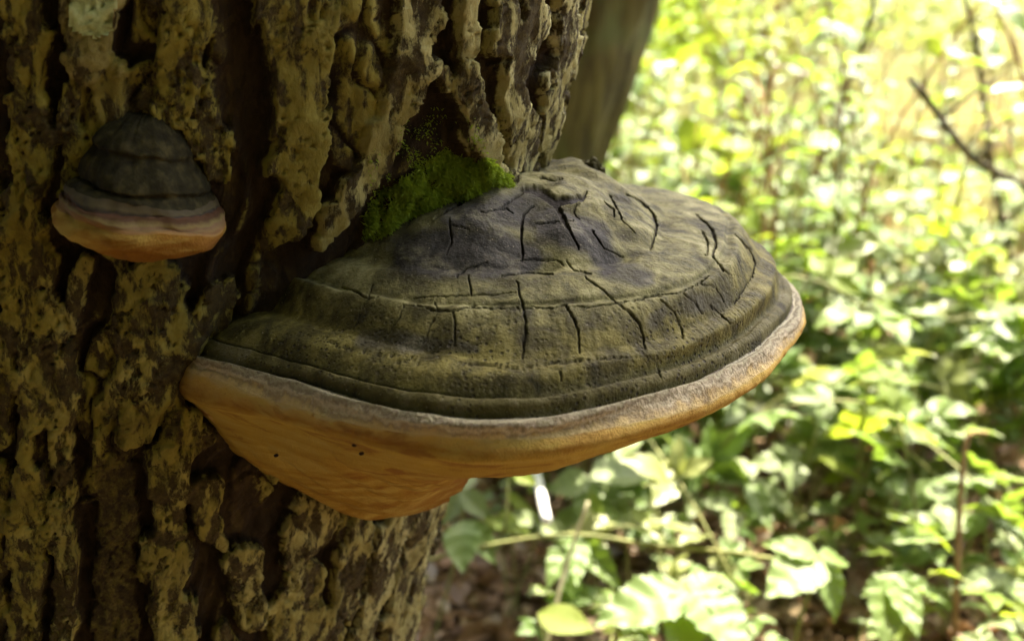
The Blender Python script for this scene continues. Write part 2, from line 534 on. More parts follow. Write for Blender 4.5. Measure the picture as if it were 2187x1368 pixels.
# interlaced ridges everywhere else, low ones between the traced plates
xx = ARC/.030+.9*fbm(ARC/.06, ZR/.09, 1.1, 3, 51)
zz = ZR/.16+.3*fbm(ARC/.05, ZR/.07, 2.2, 2, 52)
rid = sstep(.05, .28, np.abs(noise(xx, zz, 0, 61)+.35*noise(xx*2.1, zz*2.3, 0, 62)))
cross = sstep(.0, .07, np.abs(noise(ARC/.03, ZR/.035, 5, 63)))
rid = rid*(.55+.45*cross)
fade = sstep(-190, -40, U+2*warp)*sstep(.75, .35, AZ)*sstep(-190, -50, Vp+2*warp2)*sstep(1540, 1410, Vp+2*warp2)
low = rid*(fade*np.clip(.50+.8*fbm(ARC/.05, ZR/.12, 3, 2, 64), .12, .8)+1-fade)
low = low*(1-.5*np.clip(-er*2, 0, 1))
plate_h = np.maximum(plate, low)
hollow = np.zeros(U.shape)
hm = win
hollow[hm] = sstep(1.3, .2, poly_dist(U[hm], Vp[hm], [(800,430),(900,330),(925,240)], [70,80,30]))*.25
hollow[hm] = np.maximum(hollow[hm], sstep(1.3, .3, poly_dist(U[hm], Vp[hm], [(560,560),(480,720),(400,830)], [80,40,25]))*.8)
# finer relief: scaly cracks on the plates, crumbly fissure walls
fine = fbm(ARC/.008, ZR/.016, 0, 5, 71, .6)
scal = np.abs(noise(ARC/.009+.8*fbm(ARC/.02, ZR/.02, 0, 3, 74), ZR/.030+.8*fbm(ARC/.015, ZR/.02, 6, 3, 76), 3, 72))
crk = 1-sstep(.0, .045, scal)
scal2 = np.abs(noise(ARC/.006, ZR/.005, 9, 75))
crk2 = 1-sstep(.0, .10, scal2)
fl = fbm(ARC/.017, ZR/.030, 4, 3, 78)*3.0
flake = (np.floor(fl)+sstep(.72, 1.0, fl-np.floor(fl)))/3.0
disp = .0140*plate_h+.0018*flake*np.clip(plate_h+.15, 0, 1)-.010*hollow+.0013*fine+.0026*fbm(ARC/.028, ZR/.05, 7, 3, 73)-plate_h*(.0030*crk*sstep(-.2, .15, noise(ARC/.04, ZR/.05, 12, 80))+.0009*crk2*(noise(ARC/.03, ZR/.03, 2, 77) > 0))-.004
disp = disp*np.where(AZ > .5, 1.0, 1.0)
TP = BP.copy()
TP[..., 0] += disp*NX
TP[..., 1] += disp*NY
TP[..., 2] += .002*noise(ARC/.01, ZR/.01, 11, 79)
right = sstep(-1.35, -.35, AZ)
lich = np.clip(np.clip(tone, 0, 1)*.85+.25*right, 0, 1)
pale_patch = np.zeros(U.shape)
pale_patch[win] = sstep(1.15, .7, poly_dist(Uw[win], Vw[win], [(205,-20),(205,45)], [56,52]))
brown = np.clip(-tone, 0, 1)
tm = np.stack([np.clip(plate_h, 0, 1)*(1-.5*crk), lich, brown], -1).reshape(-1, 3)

tree = thing('tree', 'broad leaning tree with deeply furrowed lichen-crusted bark carrying two bracket fungi', 'tree', (-.40, .80, 0))
def world_obj(name, me, parent, **kw):
    """mesh given in world coordinates, parented under a thing"""
    o = obj(name, me, parent, **kw)
    o.matrix_parent_inverse = Matrix.Translation(-parent.location) if not parent.rotation_euler[2] else parent.matrix_basis.inverted()
    return o
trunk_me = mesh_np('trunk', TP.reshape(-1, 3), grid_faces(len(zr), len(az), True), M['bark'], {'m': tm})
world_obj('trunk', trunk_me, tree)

# pale green lichen crust on one plate of the trunk
def crust_patch(name, poly, mat, parent, lift=.0006, soft=9):
    sel = np.zeros(U.shape, bool)
    sel[win] = in_poly(U[win]+.7*warp[win]+8*fbm(ARC[win]/.006, ZR[win]/.006, 0, 2, 91), Vp[win]+.7*warp2[win], poly)
    sel &= plate_h > .6
    fa = grid_faces(len(zr), len(az), True)
    keep = sel.reshape(-1)[fa].all(1)
    fa = fa[keep]
    ids, inv = np.unique(fa, return_inverse=True)
    V = TP.reshape(-1, 3)[ids].copy()
    V[:, 0] += lift*NX.reshape(-1)[ids]
    V[:, 1] += lift*NY.reshape(-1)[ids]
    return world_obj(name, mesh_np(name, V, inv.reshape(-1, 4), mat), parent)
M['lichen'] = mat_plain('pale_lichen', [(.35, (.13, .15, .05)), (.48, (.27, .32, .14)), (.65, (.40, .46, .24))], 90, .9, .8, .002)
crust_patch('lichen_patch', [(150,-60),(270,-60),(268,60),(215,92),(160,70)], M['lichen'], tree)

# crown of the main tree and of the other trees: limbs and thousands of leaf faces
def leaf_cloud(name, centres, n, size, mat, flat=.7):
    """centres: list of (x,y,z,rx,rz); leaf quads bent along the middle, clumped"""
    w_ = np.array([c[3]**2*c[4] for c in centres])
    k = rng.choice(len(centres), n, p=w_/w_.sum())
    Cc = np.array(centres)[k]
    d = rng.normal(size=(n, 3))
    d /= np.linalg.norm(d, axis=1)[:, None]
    d *= (rng.random((n, 1))**.45)
    P = Cc[:, :3]+d*np.stack([Cc[:, 3], Cc[:, 3], Cc[:, 4]], -1)
    keep = fbm(P[:, 0]/.5, P[:, 1]/.5, P[:, 2]/.5, 2, 13) > -.16
    P = P[keep]
    n = len(P)
    nrm = rng.normal(size=(n, 3))*flat+np.array([0, 0, 1.0])
    nrm /= np.linalg.norm(nrm, axis=1)[:, None]
    a = np.cross(nrm, rng.normal(size=(n, 3)))
    a /= np.linalg.norm(a, axis=1)[:, None]
    b = np.cross(nrm, a)
    s = size*(.6+.8*rng.random((n, 1)))
    q = [P-a*s, P-b*s*.5-a*s*.1+nrm*s*.12, P+a*s-nrm*s*.15, P+b*s*.5-a*s*.1+nrm*s*.12]
    V = np.stack(q, 1).reshape(-1, 3)
    b4 = np.arange(n)[:, None]*4
    F = np.concatenate([b4+np.array([[0, 1, 2]]), b4+np.array([[0, 2, 3]])])
    return mesh_np(name, V, F, mat, smooth=False)

def tree_top(root, base, top_r, clumps, n, size, mat, barkmat):
    """limbs from base to each clump and the crown of leaves"""
    V, F = [], []
    for c in clumps:
        e = Vector(c[:3])
        b0 = Vector(base)
        mid = b0.lerp(e, .5)+Vector((random.uniform(-.2, .2), random.uniform(-.2, .2), .25))
        v, f = tube(spline([b0, mid, e], 8), [top_r*(1-.85*i/7) for i in range(8)], 8)
        F += [[i+len(V) for i in q] for q in f]
        V += v
    world_obj('limbs', mesh_py('limbs', V, F, barkmat), root)
    world_obj('crown', leaf_cloud('crown', clumps, n, size, mat), root)

tx, ty = trunk_c(np.array(5.0))
tree_top(tree, (float(tx), float(ty), 5.0), .13,
         [(-.6, 2.2, 6.0, 1.2, .8), (-1.6, 1.2, 6.2, 1.3, .9), (.2, .6, 6.4, 1.4, .9), (-.2, -.4, 5.6, 1.3, .7), (-1.3, 2.6, 5.2, 1.0, .7), (-1.0, .0, 6.4, 1.5, .9), (.4, 1.4, 5.6, 1.0, .6), (.6, -1.0, 6.0, 1.4, .8)],
         22000, .09, M['canopy'], M['bark_far'])

def plain_trunk(name, pts, rad, parent, seg=48, rows=90, seed=1):
    """bark-furrowed trunk along a spline"""
    ax = spline(pts, rows)
    rd = np.interp(np.linspace(0, 1, rows), np.linspace(0, 1, len(rad)), rad)
    V = []
    for i, p_ in enumerate(ax):
        a = np.linspace(0, 2*math.pi, seg, endpoint=False)
        fur = np.abs(noise(a*4.0, p_.z*2.2, seed, seed))
        r_ = rd[i]*(1+.10*sstep(.0, .25, fur)-.05+.05*noise(a, p_.z*1.5, 2, seed+3))
        V.append(np.stack([p_.x+r_*np.cos(a), p_.y+r_*np.sin(a), np.full(seg, p_.z)], -1))
    return world_obj(name, mesh_np(name, np.concatenate(V), grid_faces(rows, seg, True), M['bark_far']), parent)

def tree_at(label, pts, rad, clumps, n, size, mat, group=None, rows=90):
    t = thing('tree', label, 'tree', pts[0], group)
    plain_trunk('trunk', pts, rad, t, rows=rows, seed=random.randint(1, 99))
    tree_top(t, pts[-1], rad[-1]*.6, clumps, n, size, mat, M['bark_far'])
    return t

# second trunk just behind, leaning the same way
e1, e0 = at(1392, 0, 2.3), at(1272, 370, 2.3)
sl = (e1.x-e0.x)/(e1.z-e0.z)
cx0 = e0.x-.20
f2 = lambda z: (cx0+sl*(z-e0.z), 2.3, z)
tree_at('slim brown tree leaning behind the furrowed trunk', [f2(-.1), f2(.5), f2(1.0), (f2(1.0)[0]+.11, 2.3, 1.6), (f2(1)[0]+.16, 2.32, 2.6), (f2(1)[0]+.18, 2.36, 3.6)],
        [.25, .21, .20, .18, .14, .09], [(.78, 2.36, 3.95, .50, .28), (.62, 2.34, 4.2, .48, .26), (.98, 2.34, 4.3, .45, .25), (.5, 2.1, 4.6, .6, .3)], 6500, .075, M['canopy'])  # unseen crown clumps, added here to keep direct sun off the fungus
# unseen trees added so that their crowns keep sky light off the furrowed trunk
tree_at('tall unseen tree added left of the furrowed trunk to block sky light', [(-2.3, 2.6, -.1), (-2.25, 2.6, 1.2), (-2.1, 2.7, 3.0)], [.22, .17, .13],
        [(-1.6, 2.5, 4.0, .9, .6), (-2.6, 2.8, 4.2, 1.2, .9), (-2.3, 1.8, 4.2, 1.1, .8), (-2.0, 2.2, 5.4, 1.2, .8), (-1.4, 1.5, 3.8, .9, .7), (-2.6, 2.2, 2.4, .9, .8)], 15000, .085, M['canopy'])
tree_at('spreading unseen tree added at the left side of the furrowed trunk to block sky light', [(-2.4, -.2, -.1), (-2.4, -.2, 1.2), (-2.2, -.1, 2.6)], [.2, .16, .12],
        [(-1.9, .4, 3.2, 1.1, .8), (-2.7, -.6, 3.3, 1.2, .9), (-1.8, -1.0, 3.6, 1.1, .8), (-2.3, .2, 4.4, 1.2, .8), (-1.1, -.3, 3.9, .9, .6), (-2.4, .2, 2.0, .9, .8), (-2.2, -.9, 1.4, .8, .8)], 15000, .085, M['canopy'])
for bx, by, hh in ((-1.4, -3.0, 0), (.6, -3.4, .3), (2.4, -2.6, -.2)):
    tree_at('leafy unseen tree added well in front of the furrowed trunk to block sky light', [(bx, by, -.1), (bx+.05, by, 1.2), (bx+.1, by, 2.4)], [.2, .16, .12],
            [(bx, by+.5, 3.2+hh, 1.3, .9), (bx-.9, by, 3.0+hh, 1.2, .9), (bx+.9, by+.2, 3.2+hh, 1.2, .9), (bx, by+1.2, 4.2+hh, 1.3, .8), (bx+.1, by, 4.8+hh, 1.6, 1.0), (bx-.4, by+.2, 1.8+hh, 1.1, .8), (bx+.7, by+.2, 1.6+hh, 1.0, .8), (bx, by+.3, .9, 1.0, .7)],
            19000, .10, M['canopy'], 'unseen sky-blocking trees in front of the furrowed trunk')

# ------------------------------------------------------------------ bracket fungi
def cyc(phi, tab):
    """periodic smooth interpolation of radius over angle in degrees"""
    a = np.array(sorted(tab))
    x = np.concatenate([a[:, 0]-360, a[:, 0], a[:, 0]+360])
    y = np.tile(a[:, 1], 3)
    q = np.interp(phi, x, y)
    k = 7
    return sum(np.interp(phi+d, x, y) for d in np.linspace(-6, 6, k))/k if k else q

def catmull_cols(P, t):
    """P: (k, n, 2) control rows; t: (m,) parameter in 0..k-1; returns (m, n, 2)"""
    k = len(P)
    P = np.concatenate([2*P[:1]-P[1:2], P, 2*P[-1:]-P[-2:-1]])
    i = np.minimum(t.astype(int), k-2)
    f = (t-i)[:, None, None]
    a, b, c, d = P[i], P[i+1], P[i+2], P[i+3]
    # limited tangents keep creases crisp
    m1, m2 = (c-a)*.42, (d-b)*.42
    return (2*f**3-3*f**2+1)*b+(f**3-2*f**2+f)*m1+(-2*f**3+3*f**2)*c+(f**3-f**2)*m2

PX, PY = .01, .70
PH = np.concatenate([np.linspace(-175, -152, 40)[:-1], np.linspace(-152, 32, 1010), np.linspace(32, 135, 120)[1:]])
K0 = cyc(PH, [(-175,.225),(-158,.236),(-143,.230),(-130,.217),(-115,.224),(-106,.229),(-97,.233),(-89,.229),(-80,.218),(-69,.204),(-53,.187),(-32,.175),(-9,.179),(20,.19),(45,.205),(70,.2),(100,.18)])
K1 = cyc(PH, [(-175,.205),(-143,.203),(-123,.208),(-110,.219),(-100,.224),(-89,.219),(-76,.201),(-57,.178),(-27,.162),(0,.168),(20,.178),(45,.192),(70,.188),(100,.168)])
K1 = np.clip(K1, K0-.0095, K0-.006)
right_up = sstep(-75, 10, PH)
K2 = cyc(PH, [(-175,.188),(-136,.185),(-120,.184),(-106,.193),(-92,.196),(-82,.189),(-69,.178),(-50,.161),(-17,.148),(20,.160),(50,.172),(100,.15)])
K3 = cyc(PH, [(-175,.168),(-136,.164),(-121,.161),(-107,.166),(-93,.161),(-73,.157),(-58,.150),(-39,.138),(-13,.126),(24,.138),(53,.155),(100,.14)])
K4 = cyc(PH, [(-175,.15),(-128,.142),(-109,.139),(-94,.129),(-76,.123),(-56,.111),(-17,.086),(32,.096),(58,.115),(100,.11)])
K5 = cyc(PH, [(-175,.105),(-117,.112),(-110,.106),(-95,.086),(-70,.082),(-30,.060),(20,.058),(60,.07),(100,.08)])
Bu = cyc(PH, [(-175,.135),(-150,.150),(-130,.126),(-110,.085),(-90,.069),(-60,.052),(-20,.045),(30,.05),(100,.06)])
Bu = Bu+sstep(-100, -120, PH)*(.007*noise(PH/5, 7.7, 0, 19)+.004*noise(PH/1.8, 3.3, 0, 20))
wob = .0012*noise(PH/14, 0, 0, 5)+.0007*noise(PH/5, 3, 0, 6)
rows = [
 (0*K5+.001, .8385), (K5*.33, .8382), (K5*.68, .8350), (K5, .8262), (K5+.55*(K4-K5), .8150), (K4-.004, .8055+.004*right_up), (K4, .8030+.005*right_up),
 (K4+.35*(K3-K4), .8020+.006*right_up), (K3-.004, .7955+.009*right_up), (K3, .7925+.009*right_up), (K3+.006, .7930+.008*right_up), (K3+.55*(K2-K3), .7865+.008*right_up), (K2-.003, .7772+.007*right_up), (K2+.001, .7757+.006*right_up),
 (K2+.45*(K1-K2), .7722+.005*right_up), (K1-.0080, .7652+.001*right_up), (K1-.0066, .7628), (K1-.0034, .7640), (K1-.0004, .7612), (K1+.0002, .7558)]
NCAP = len(rows)-1
rows += [(K1+.0016, .7556), (K1+.35*(K0-K1)+.0016, .7570), (K1+.66*(K0-K1)+.001, .7545), (K0-.0018, .7515), (K0-.0003, .7482)]
NMAR = len(rows)-1
thick = cyc(PH, [(-175,1.9),(-145,1.7),(-128,1.1),(-100,1.0),(-60,.75),(-20,.6),(30,.6),(100,.6)])
rows += [(K0+.0010, .7482-.0055*thick), (K0-.0008, .7482-.0110*thick), (K0-.0060, .7482-.0150*thick)]
for q in (.88, .78, .66, .54, .42, .28):
    rows.append((K0*q, .7482-.0150*thick*q-Bu*(1-(max(q, .5)*.8+q*.2)**2.2)))
ctrl = np.stack([np.stack([r_, (np.asarray(z_)+0*PH)], -1) for r_, z_ in rows])
nseg = [10, 26, 38, 36, 32, 12, 12, 28, 12, 12, 18, 26, 8, 8, 18, 8, 5, 6, 6, 5, 5, 5, 5, 5, 6, 5, 6, 8, 10, 10, 10, 8, 8]
tt = np.concatenate([i+np.arange(n_)/n_ for i, n_ in enumerate(nseg)]+[[len(rows)-1.0]])
iK4 = int(np.searchsorted(tt, 6)); iCAP = int(np.searchsorted(tt, NCAP)); iMAR = int(np.searchsorted(tt, NMAR))
SEC = catmull_cols(ctrl, tt)
RR, ZZ = SEC[..., 0], SEC[..., 1]
TT = np.repeat(tt[:, None], len(PH), 1)
PHr = np.radians(PH)[None, :]
ring_w = sstep(4, 9, TT)*(1-sstep(26, 30, TT))
RR = RR*(1+.014*ring_w*noise(PHr*2.2+TT*.25, TT*.3, 0, 15))
ZZ = ZZ+wob[None, :]*ring_w+.0020*ring_w*noise(PHr*1.6, TT*.45, 1.7, 16)
FX, FY = PX+RR*np.cos(PHr), PY+RR*np.sin(PHr)
# lumps on the umbo and gentle undulation
um = 1-sstep(5.0, 7.5, TT)
ZZ = ZZ+um*(.0062*noise(FX/.034, FY/.034, 2.0, 31)+.0016*noise(FX/.012, FY/.012, 0, 32))+(TT < NCAP)*.0006*fbm(FX/.012, FY/.012, 0, 3, 33)
# radial wrinkles low on the cap
ZZ = ZZ+.00035*noise(PHr*70, RR/.02, 0, 36)*sstep(9, 11, TT)*(1-sstep(15, 17, TT))
# margin roughness
mrg = sstep(NCAP+.5, NCAP+2, TT)*(1-sstep(NMAR+2.5, NMAR+5, TT))
rough = (.0005*fbm(FX/.008, FY/.008, ZZ/.008, 3, 41)+.0010*noise(PHr*6, TT*.5, 0, 43))*mrg
FX, FY = FX+rough*np.cos(PHr), FY+rough*np.sin(PHr)
ZZ = ZZ+.0009*mrg*noise(PHr*6, TT*.8, 4, 44)
# underside ripples
und = sstep(NMAR+2, NMAR+5, TT)
ZZ = ZZ+und*(.0022*noise(FX/.03, FY/.03, 0, 45)+.0007*fbm(FX/.008, FY/.02, 0, 2, 46))
# cracks of the crust, traced from the photograph
CR = [
 ([(1113,404),(1135,402),(1160,412),(1182,426),(1205,428),(1225,425),(1242,420),(1252,411)],[4,8,10,11,9,7,5,2.5]),
 ([(1180,425),(1195,450),(1210,480),(1225,505),(1236,532)],[7,5.5,4.5,3,1.2]),
 ([(1072,442),(1090,430),(1115,413)],[1.2,2.2,2.5]), ([(1028,453),(1060,448),(1080,445),(1096,455)],[1,1.6,1.6,1.2]),
 ([(1141,440),(1118,458),(1113,490),(1114,520),(1117,545),(1115,556)],[1.2,2.4,2.6,2.6,2.2,1.5]),
 ([(1113,555),(1140,553),(1165,556),(1190,555),(1202,566)],[1.5,1.8,1.5,1.4,1]), ([(1145,478),(1190,474),(1224,470)],[1,1.4,1]),
 ([(1250,420),(1228,440),(1225,455),(1236,466)],[1.8,1.8,1.4,1]), ([(1155,379),(1185,386),(1201,380)],[1.5,2.6,1.2]),
 ([(1290,430),(1310,445),(1312,461)],[1.2,1.8,1.2]), ([(1303,418),(1313,436),(1330,470),(1356,496)],[1.2,2,1.6,1]),
 ([(1338,414),(1370,430),(1395,455),(1403,480),(1398,505),(1389,532)],[2,3,3,2.6,2.4,1.5]),
 ([(960,465),(962,490),(965,515),(954,542)],[1.4,2.2,2,1.2]), ([(965,480),(1002,489)],[1.2,1]), ([(928,466),(970,441),(1002,424)],[2,3,1.5]),
 ([(1488,458),(1520,488),(1530,520),(1521,545),(1545,576),(1562,588)],[2,2.6,2.6,2,2,1]), ([(1500,492),(1512,520),(1508,545)],[1,1.6,1]),
 ([(1570,500),(1600,530),(1613,560),(1605,590),(1585,620),(1568,648)],[1.2,1.8,1.6,1.4,1.4,1]),
 ([(862,650),(900,653),(925,662),(960,664),(1000,655),(1040,657),(1080,657),(1117,656),(1180,657),(1210,650)],[1.4,2,2.4,2.4,1.8,2.2,2,2.4,2,1.6]),
 ([(1225,654),(1260,655),(1310,648),(1360,640),(1400,630),(1450,626),(1490,606),(1512,590)],[1,1.6,2,2,1.8,2,1.8,1.2]),
 ([(885,636),(940,632),(1010,630),(1060,628),(1102,624)],[.8,1.4,1.6,1.2,1]),
 ([(1104,600),(1110,630),(1117,655),(1122,690),(1118,740),(1116,764)],[1.2,2,2.6,2.6,2.2,1]),
 ([(1209,652),(1225,680),(1235,705),(1238,752)],[2,2.4,2.2,1]), ([(1249,592),(1290,620),(1315,645),(1345,665),(1365,690),(1377,742)],[1,2,2,2.4,2.4,1]),
 ([(1408,638),(1440,665),(1455,700),(1458,722)],[1.4,2,1.6,1]), ([(1460,625),(1485,645),(1499,668)],[1,1.5,.8]), ([(1490,605),(1530,612),(1546,642)],[1,1.6,.8]),
 ([(968,665),(972,700),(970,738)],[1.8,2,.8]), ([(929,645),(937,664)],[1.2,1.6]), ([(925,680),(905,732)],[1.4,.8]), ([(862,652),(845,690),(829,712)],[1.2,1.4,.8]),
 ([(780,648),(765,680),(754,702)],[1.2,1.4,.8]), ([(729,612),(760,622),(786,637),(806,634)],[1.2,2.4,2.4,1.2]), ([(786,635),(796,608)],[1.2,.8]),
 ([(688,720),(720,735),(800,755),(862,761)],[.7,1,1,.7]), ([(1000,588),(1006,626)],[.8,1]), ([(848,772),(880,765),(892,777)],[1,2,1]),
 ([(1000,776),(1100,786),(1240,768),(1380,760),(1402,772),(1410,802)],[.7,.9,.9,1.2,1.2,.7]), ([(1196,790),(1198,812)],[1,.8]), ([(1515,650),(1560,690)],[1,.7]),
 ([(1210,556),(1225,575),(1262,585)],[1,1.2,.8]), ([(1070,590),(1120,582),(1180,585)],[.8,1,.8]), ([(1300,855),(1306,875)],[1,1]), ([(1400,832),(1408,852)],[1,1]),
 ([(1040,560),(1005,570),(975,590)],[.8,1.2,.8]), ([(1265,490),(1290,530),(1330,548)],[.8,1,.8]),
]
CP3 = np.stack([FX, FY, ZZ], -1)
UF, VF = project(CP3)
crack = np.zeros(UF.shape)
capm = TT <= NCAP
uj = UF+3.0*fbm(FX/.004, FY/.004, 0, 2, 55)
vj = VF+3.0*fbm(FX/.004, FY/.004, 6, 2, 56)
ui, vi = uj[capm], vj[capm]
cc = np.zeros(ui.shape)
for pts, wd in CR:
    lo_u, hi_u = min(q[0] for q in pts)-20, max(q[0] for q in pts)+20
    lo_v, hi_v = min(q[1] for q in pts)-20, max(q[1] for q in pts)+20
    s_ = (ui > lo_u) & (ui < hi_u) & (vi > lo_v) & (vi < hi_v)
    if s_.any():
        cc[s_] = np.maximum(cc[s_], 1-sstep(.75, 1.45, poly_dist(ui[s_], vi[s_], pts, [max(x*.88, 1.35) for x in wd])))
front = PH[None, :].repeat(len(tt), 0) < 62
crack[capm] = cc
crack *= front
# hair cracks
hair = (1-sstep(0, .035, np.abs(noise(FX/.021, FY/.021, 0, 57)+.3*noise(FX/.007, FY/.007, 0, 58))))*(TT < 12)*.35*sstep(-.1, .3, noise(FX/.05, FY/.05, 3, 59))
ZZ = ZZ-.0026*crack-.0007*hair
CP3 = np.stack([FX, FY, ZZ], -1)
# full-surface normals so that the parts meet without a seam
def grid_normals(G):
    du = np.gradient(G, axis=0)
    dv = np.gradient(G, axis=1)
    n_ = np.cross(dv, du)
    n_ /= np.linalg.norm(n_, axis=-1)[..., None]+1e-12
    return n_
GN = grid_normals(CP3)
if GN[60, 500, 2] < 0:
    GN = -GN
zone = np.clip(sstep(9.5, 12, TT)*.9, 0, 1)
dark = np.zeros(UF.shape)
for pts, wd, a in [([(880,545),(1010,535),(1130,555)],[60,62,40],.85), ([(980,465),(1130,445)],[46,50],.65), ([(1180,480),(1260,510),(1300,560)],[50,44,28],.8),
                   ([(1310,575),(1370,590)],[22,26],.55), ([(1480,650),(1540,640)],[30,30],.5), ([(780,720),(900,735),(1000,740)],[24,26,16],.5),
                   ([(1420,670),(1400,690)],[18,18],.5)]:
    dark = np.maximum(dark, a*sstep(1.6, .3, poly_dist(UF+20*fbm(FX/.02, FY/.02, 0, 3, 65), VF+14*fbm(FX/.02, FY/.02, 5, 3, 66), pts, wd)))
bead = sstep(14.6, 15.4, TT)*(TT <= NCAP)
dark = np.maximum(dark, .30*bead)
dark = np.maximum(dark, .12*sstep(13.2, 14.6, TT)*(1-bead))
dark[TT > NCAP] = 0

def grid_part(name, r0, r1, mat, parent, m):
    G = CP3[r0:r1+1]
    N_ = GN[r0:r1+1]
    fa = grid_faces(r1-r0+1, len(PH))
    me = mesh_np(name, G.reshape(-1, 3), fa, mat, {'m': m[r0:r1+1].reshape(-1, 3)})
    if me.polygons[len(me.polygons)//2].normal.dot(Vector(N_.reshape(-1, 3)[fa[len(fa)//2][0]])) < 0:
        me.flip_normals()
    return world_obj(name, me, parent)

def under(o, part):
    """make a world-coordinate part a sub-part of another"""
    o.parent = part
    o.matrix_parent_inverse = Matrix.Identity(4)
    return o

fung = thing('bracket_fungus', 'large grey-brown bracket fungus with cracked zoned cap jutting from the furrowed trunk', 'fungus', (0.0, .66, .70))
capo = grid_part('cap', iK4, iCAP, M['cap'], fung, np.stack([zone, dark, np.clip(crack+hair, 0, 1)], -1))
capo['label'] = 'olive-grey zoned cap with radial cracks'
umo = grid_part('umbo', 0, iK4, M['cap'], fung, np.stack([zone, dark, np.clip(crack+hair, 0, 1)], -1))
umo['label'] = 'dark cracked hump on top of the cap'
under(umo, capo)
mr = np.clip((TT-NCAP)/(NMAR-NCAP), 0, 1)
grid_part('margin', iCAP, iMAR, M['margin'], fung, np.stack([mr, mr, mr], -1))['label'] = 'whitish grey streaked rim'
pr = np.clip((TT-NMAR)/(len(rows)-1-NMAR), 0, 1)
poro = grid_part('pore_surface', iMAR, len(tt)-1, M['pore'], fung, np.stack([pr, pr, pr], -1))
poro['label'] = 'ochre pore surface underneath'

def blob(name, centre, rad, mat, parent, axis=(1, 1, 1), rot=0.0, seed=0, amp=.18, m=None, nu=36, nv=24, freq=2.2):
    """lumpy closed body"""
    th = np.linspace(0.0, math.pi, nv)[:, None]
    ph = np.linspace(0, 2*math.pi, nu, endpoint=False)[None, :]
    x, y, z = np.sin(th)*np.cos(ph), np.sin(th)*np.sin(ph), np.cos(th)+0*ph
    k = 1+amp*fbm(x*freq+seed, y*freq, z*freq, 3, seed)
    X, Y, Z = x*k*axis[0]*rad, y*k*axis[1]*rad, z*k*axis[2]*rad
    c, s = math.cos(rot), math.sin(rot)
    X, Z = X*c-Z*s, X*s+Z*c
    V = np.stack([X+centre[0], Y+centre[1], Z+centre[2]], -1).reshape(-1, 3)
    return world_obj(name, mesh_np(name, V, grid_faces(nv, nu, True), mat, {'m': np.full((len(V), 3), m if m is not None else .1)}), parent)

# small second lobe of the pore layer at the left end
lb = at(468, 850, .580)
under(blob('lobe', lb, .0125, M['pore'], fung, (.95, 1.0, 2.3), .72, 4, .10, .04, nu=70, nv=50), poro)
# dark insect hole under the rim, droplets, stub of bark behind the hump
hp = at(972, 993, .487)
V, F = tube(spline([at(955, 996, .4885), at(968, 990, .488), at(980, 992, .488), at(990, 998, .488)], 7), [.0004, .0011, .0013, .0009, .0012, .0008, .0003], 6)
under(world_obj('insect_hole', mesh_py('insect_hole', V, F, M['hole']), fung), poro)
for (u_, v_, y_) in ((772, 968, .4995), (757, 950, .4995), (590, 972, .5475)):
    under(blob('insect_hole', at(u_, v_, y_), .0011, M['hole'], fung, (1.3, 1, .8), .2, 3, .2, .1, nu=10, nv=8), poro)
st = at(1266, 372, .72)
blob('bark_stub', st, .0085, M['cap'], fung, (1.0, .8, 1.0), .3, 9, .7, .3, freq=1.6)

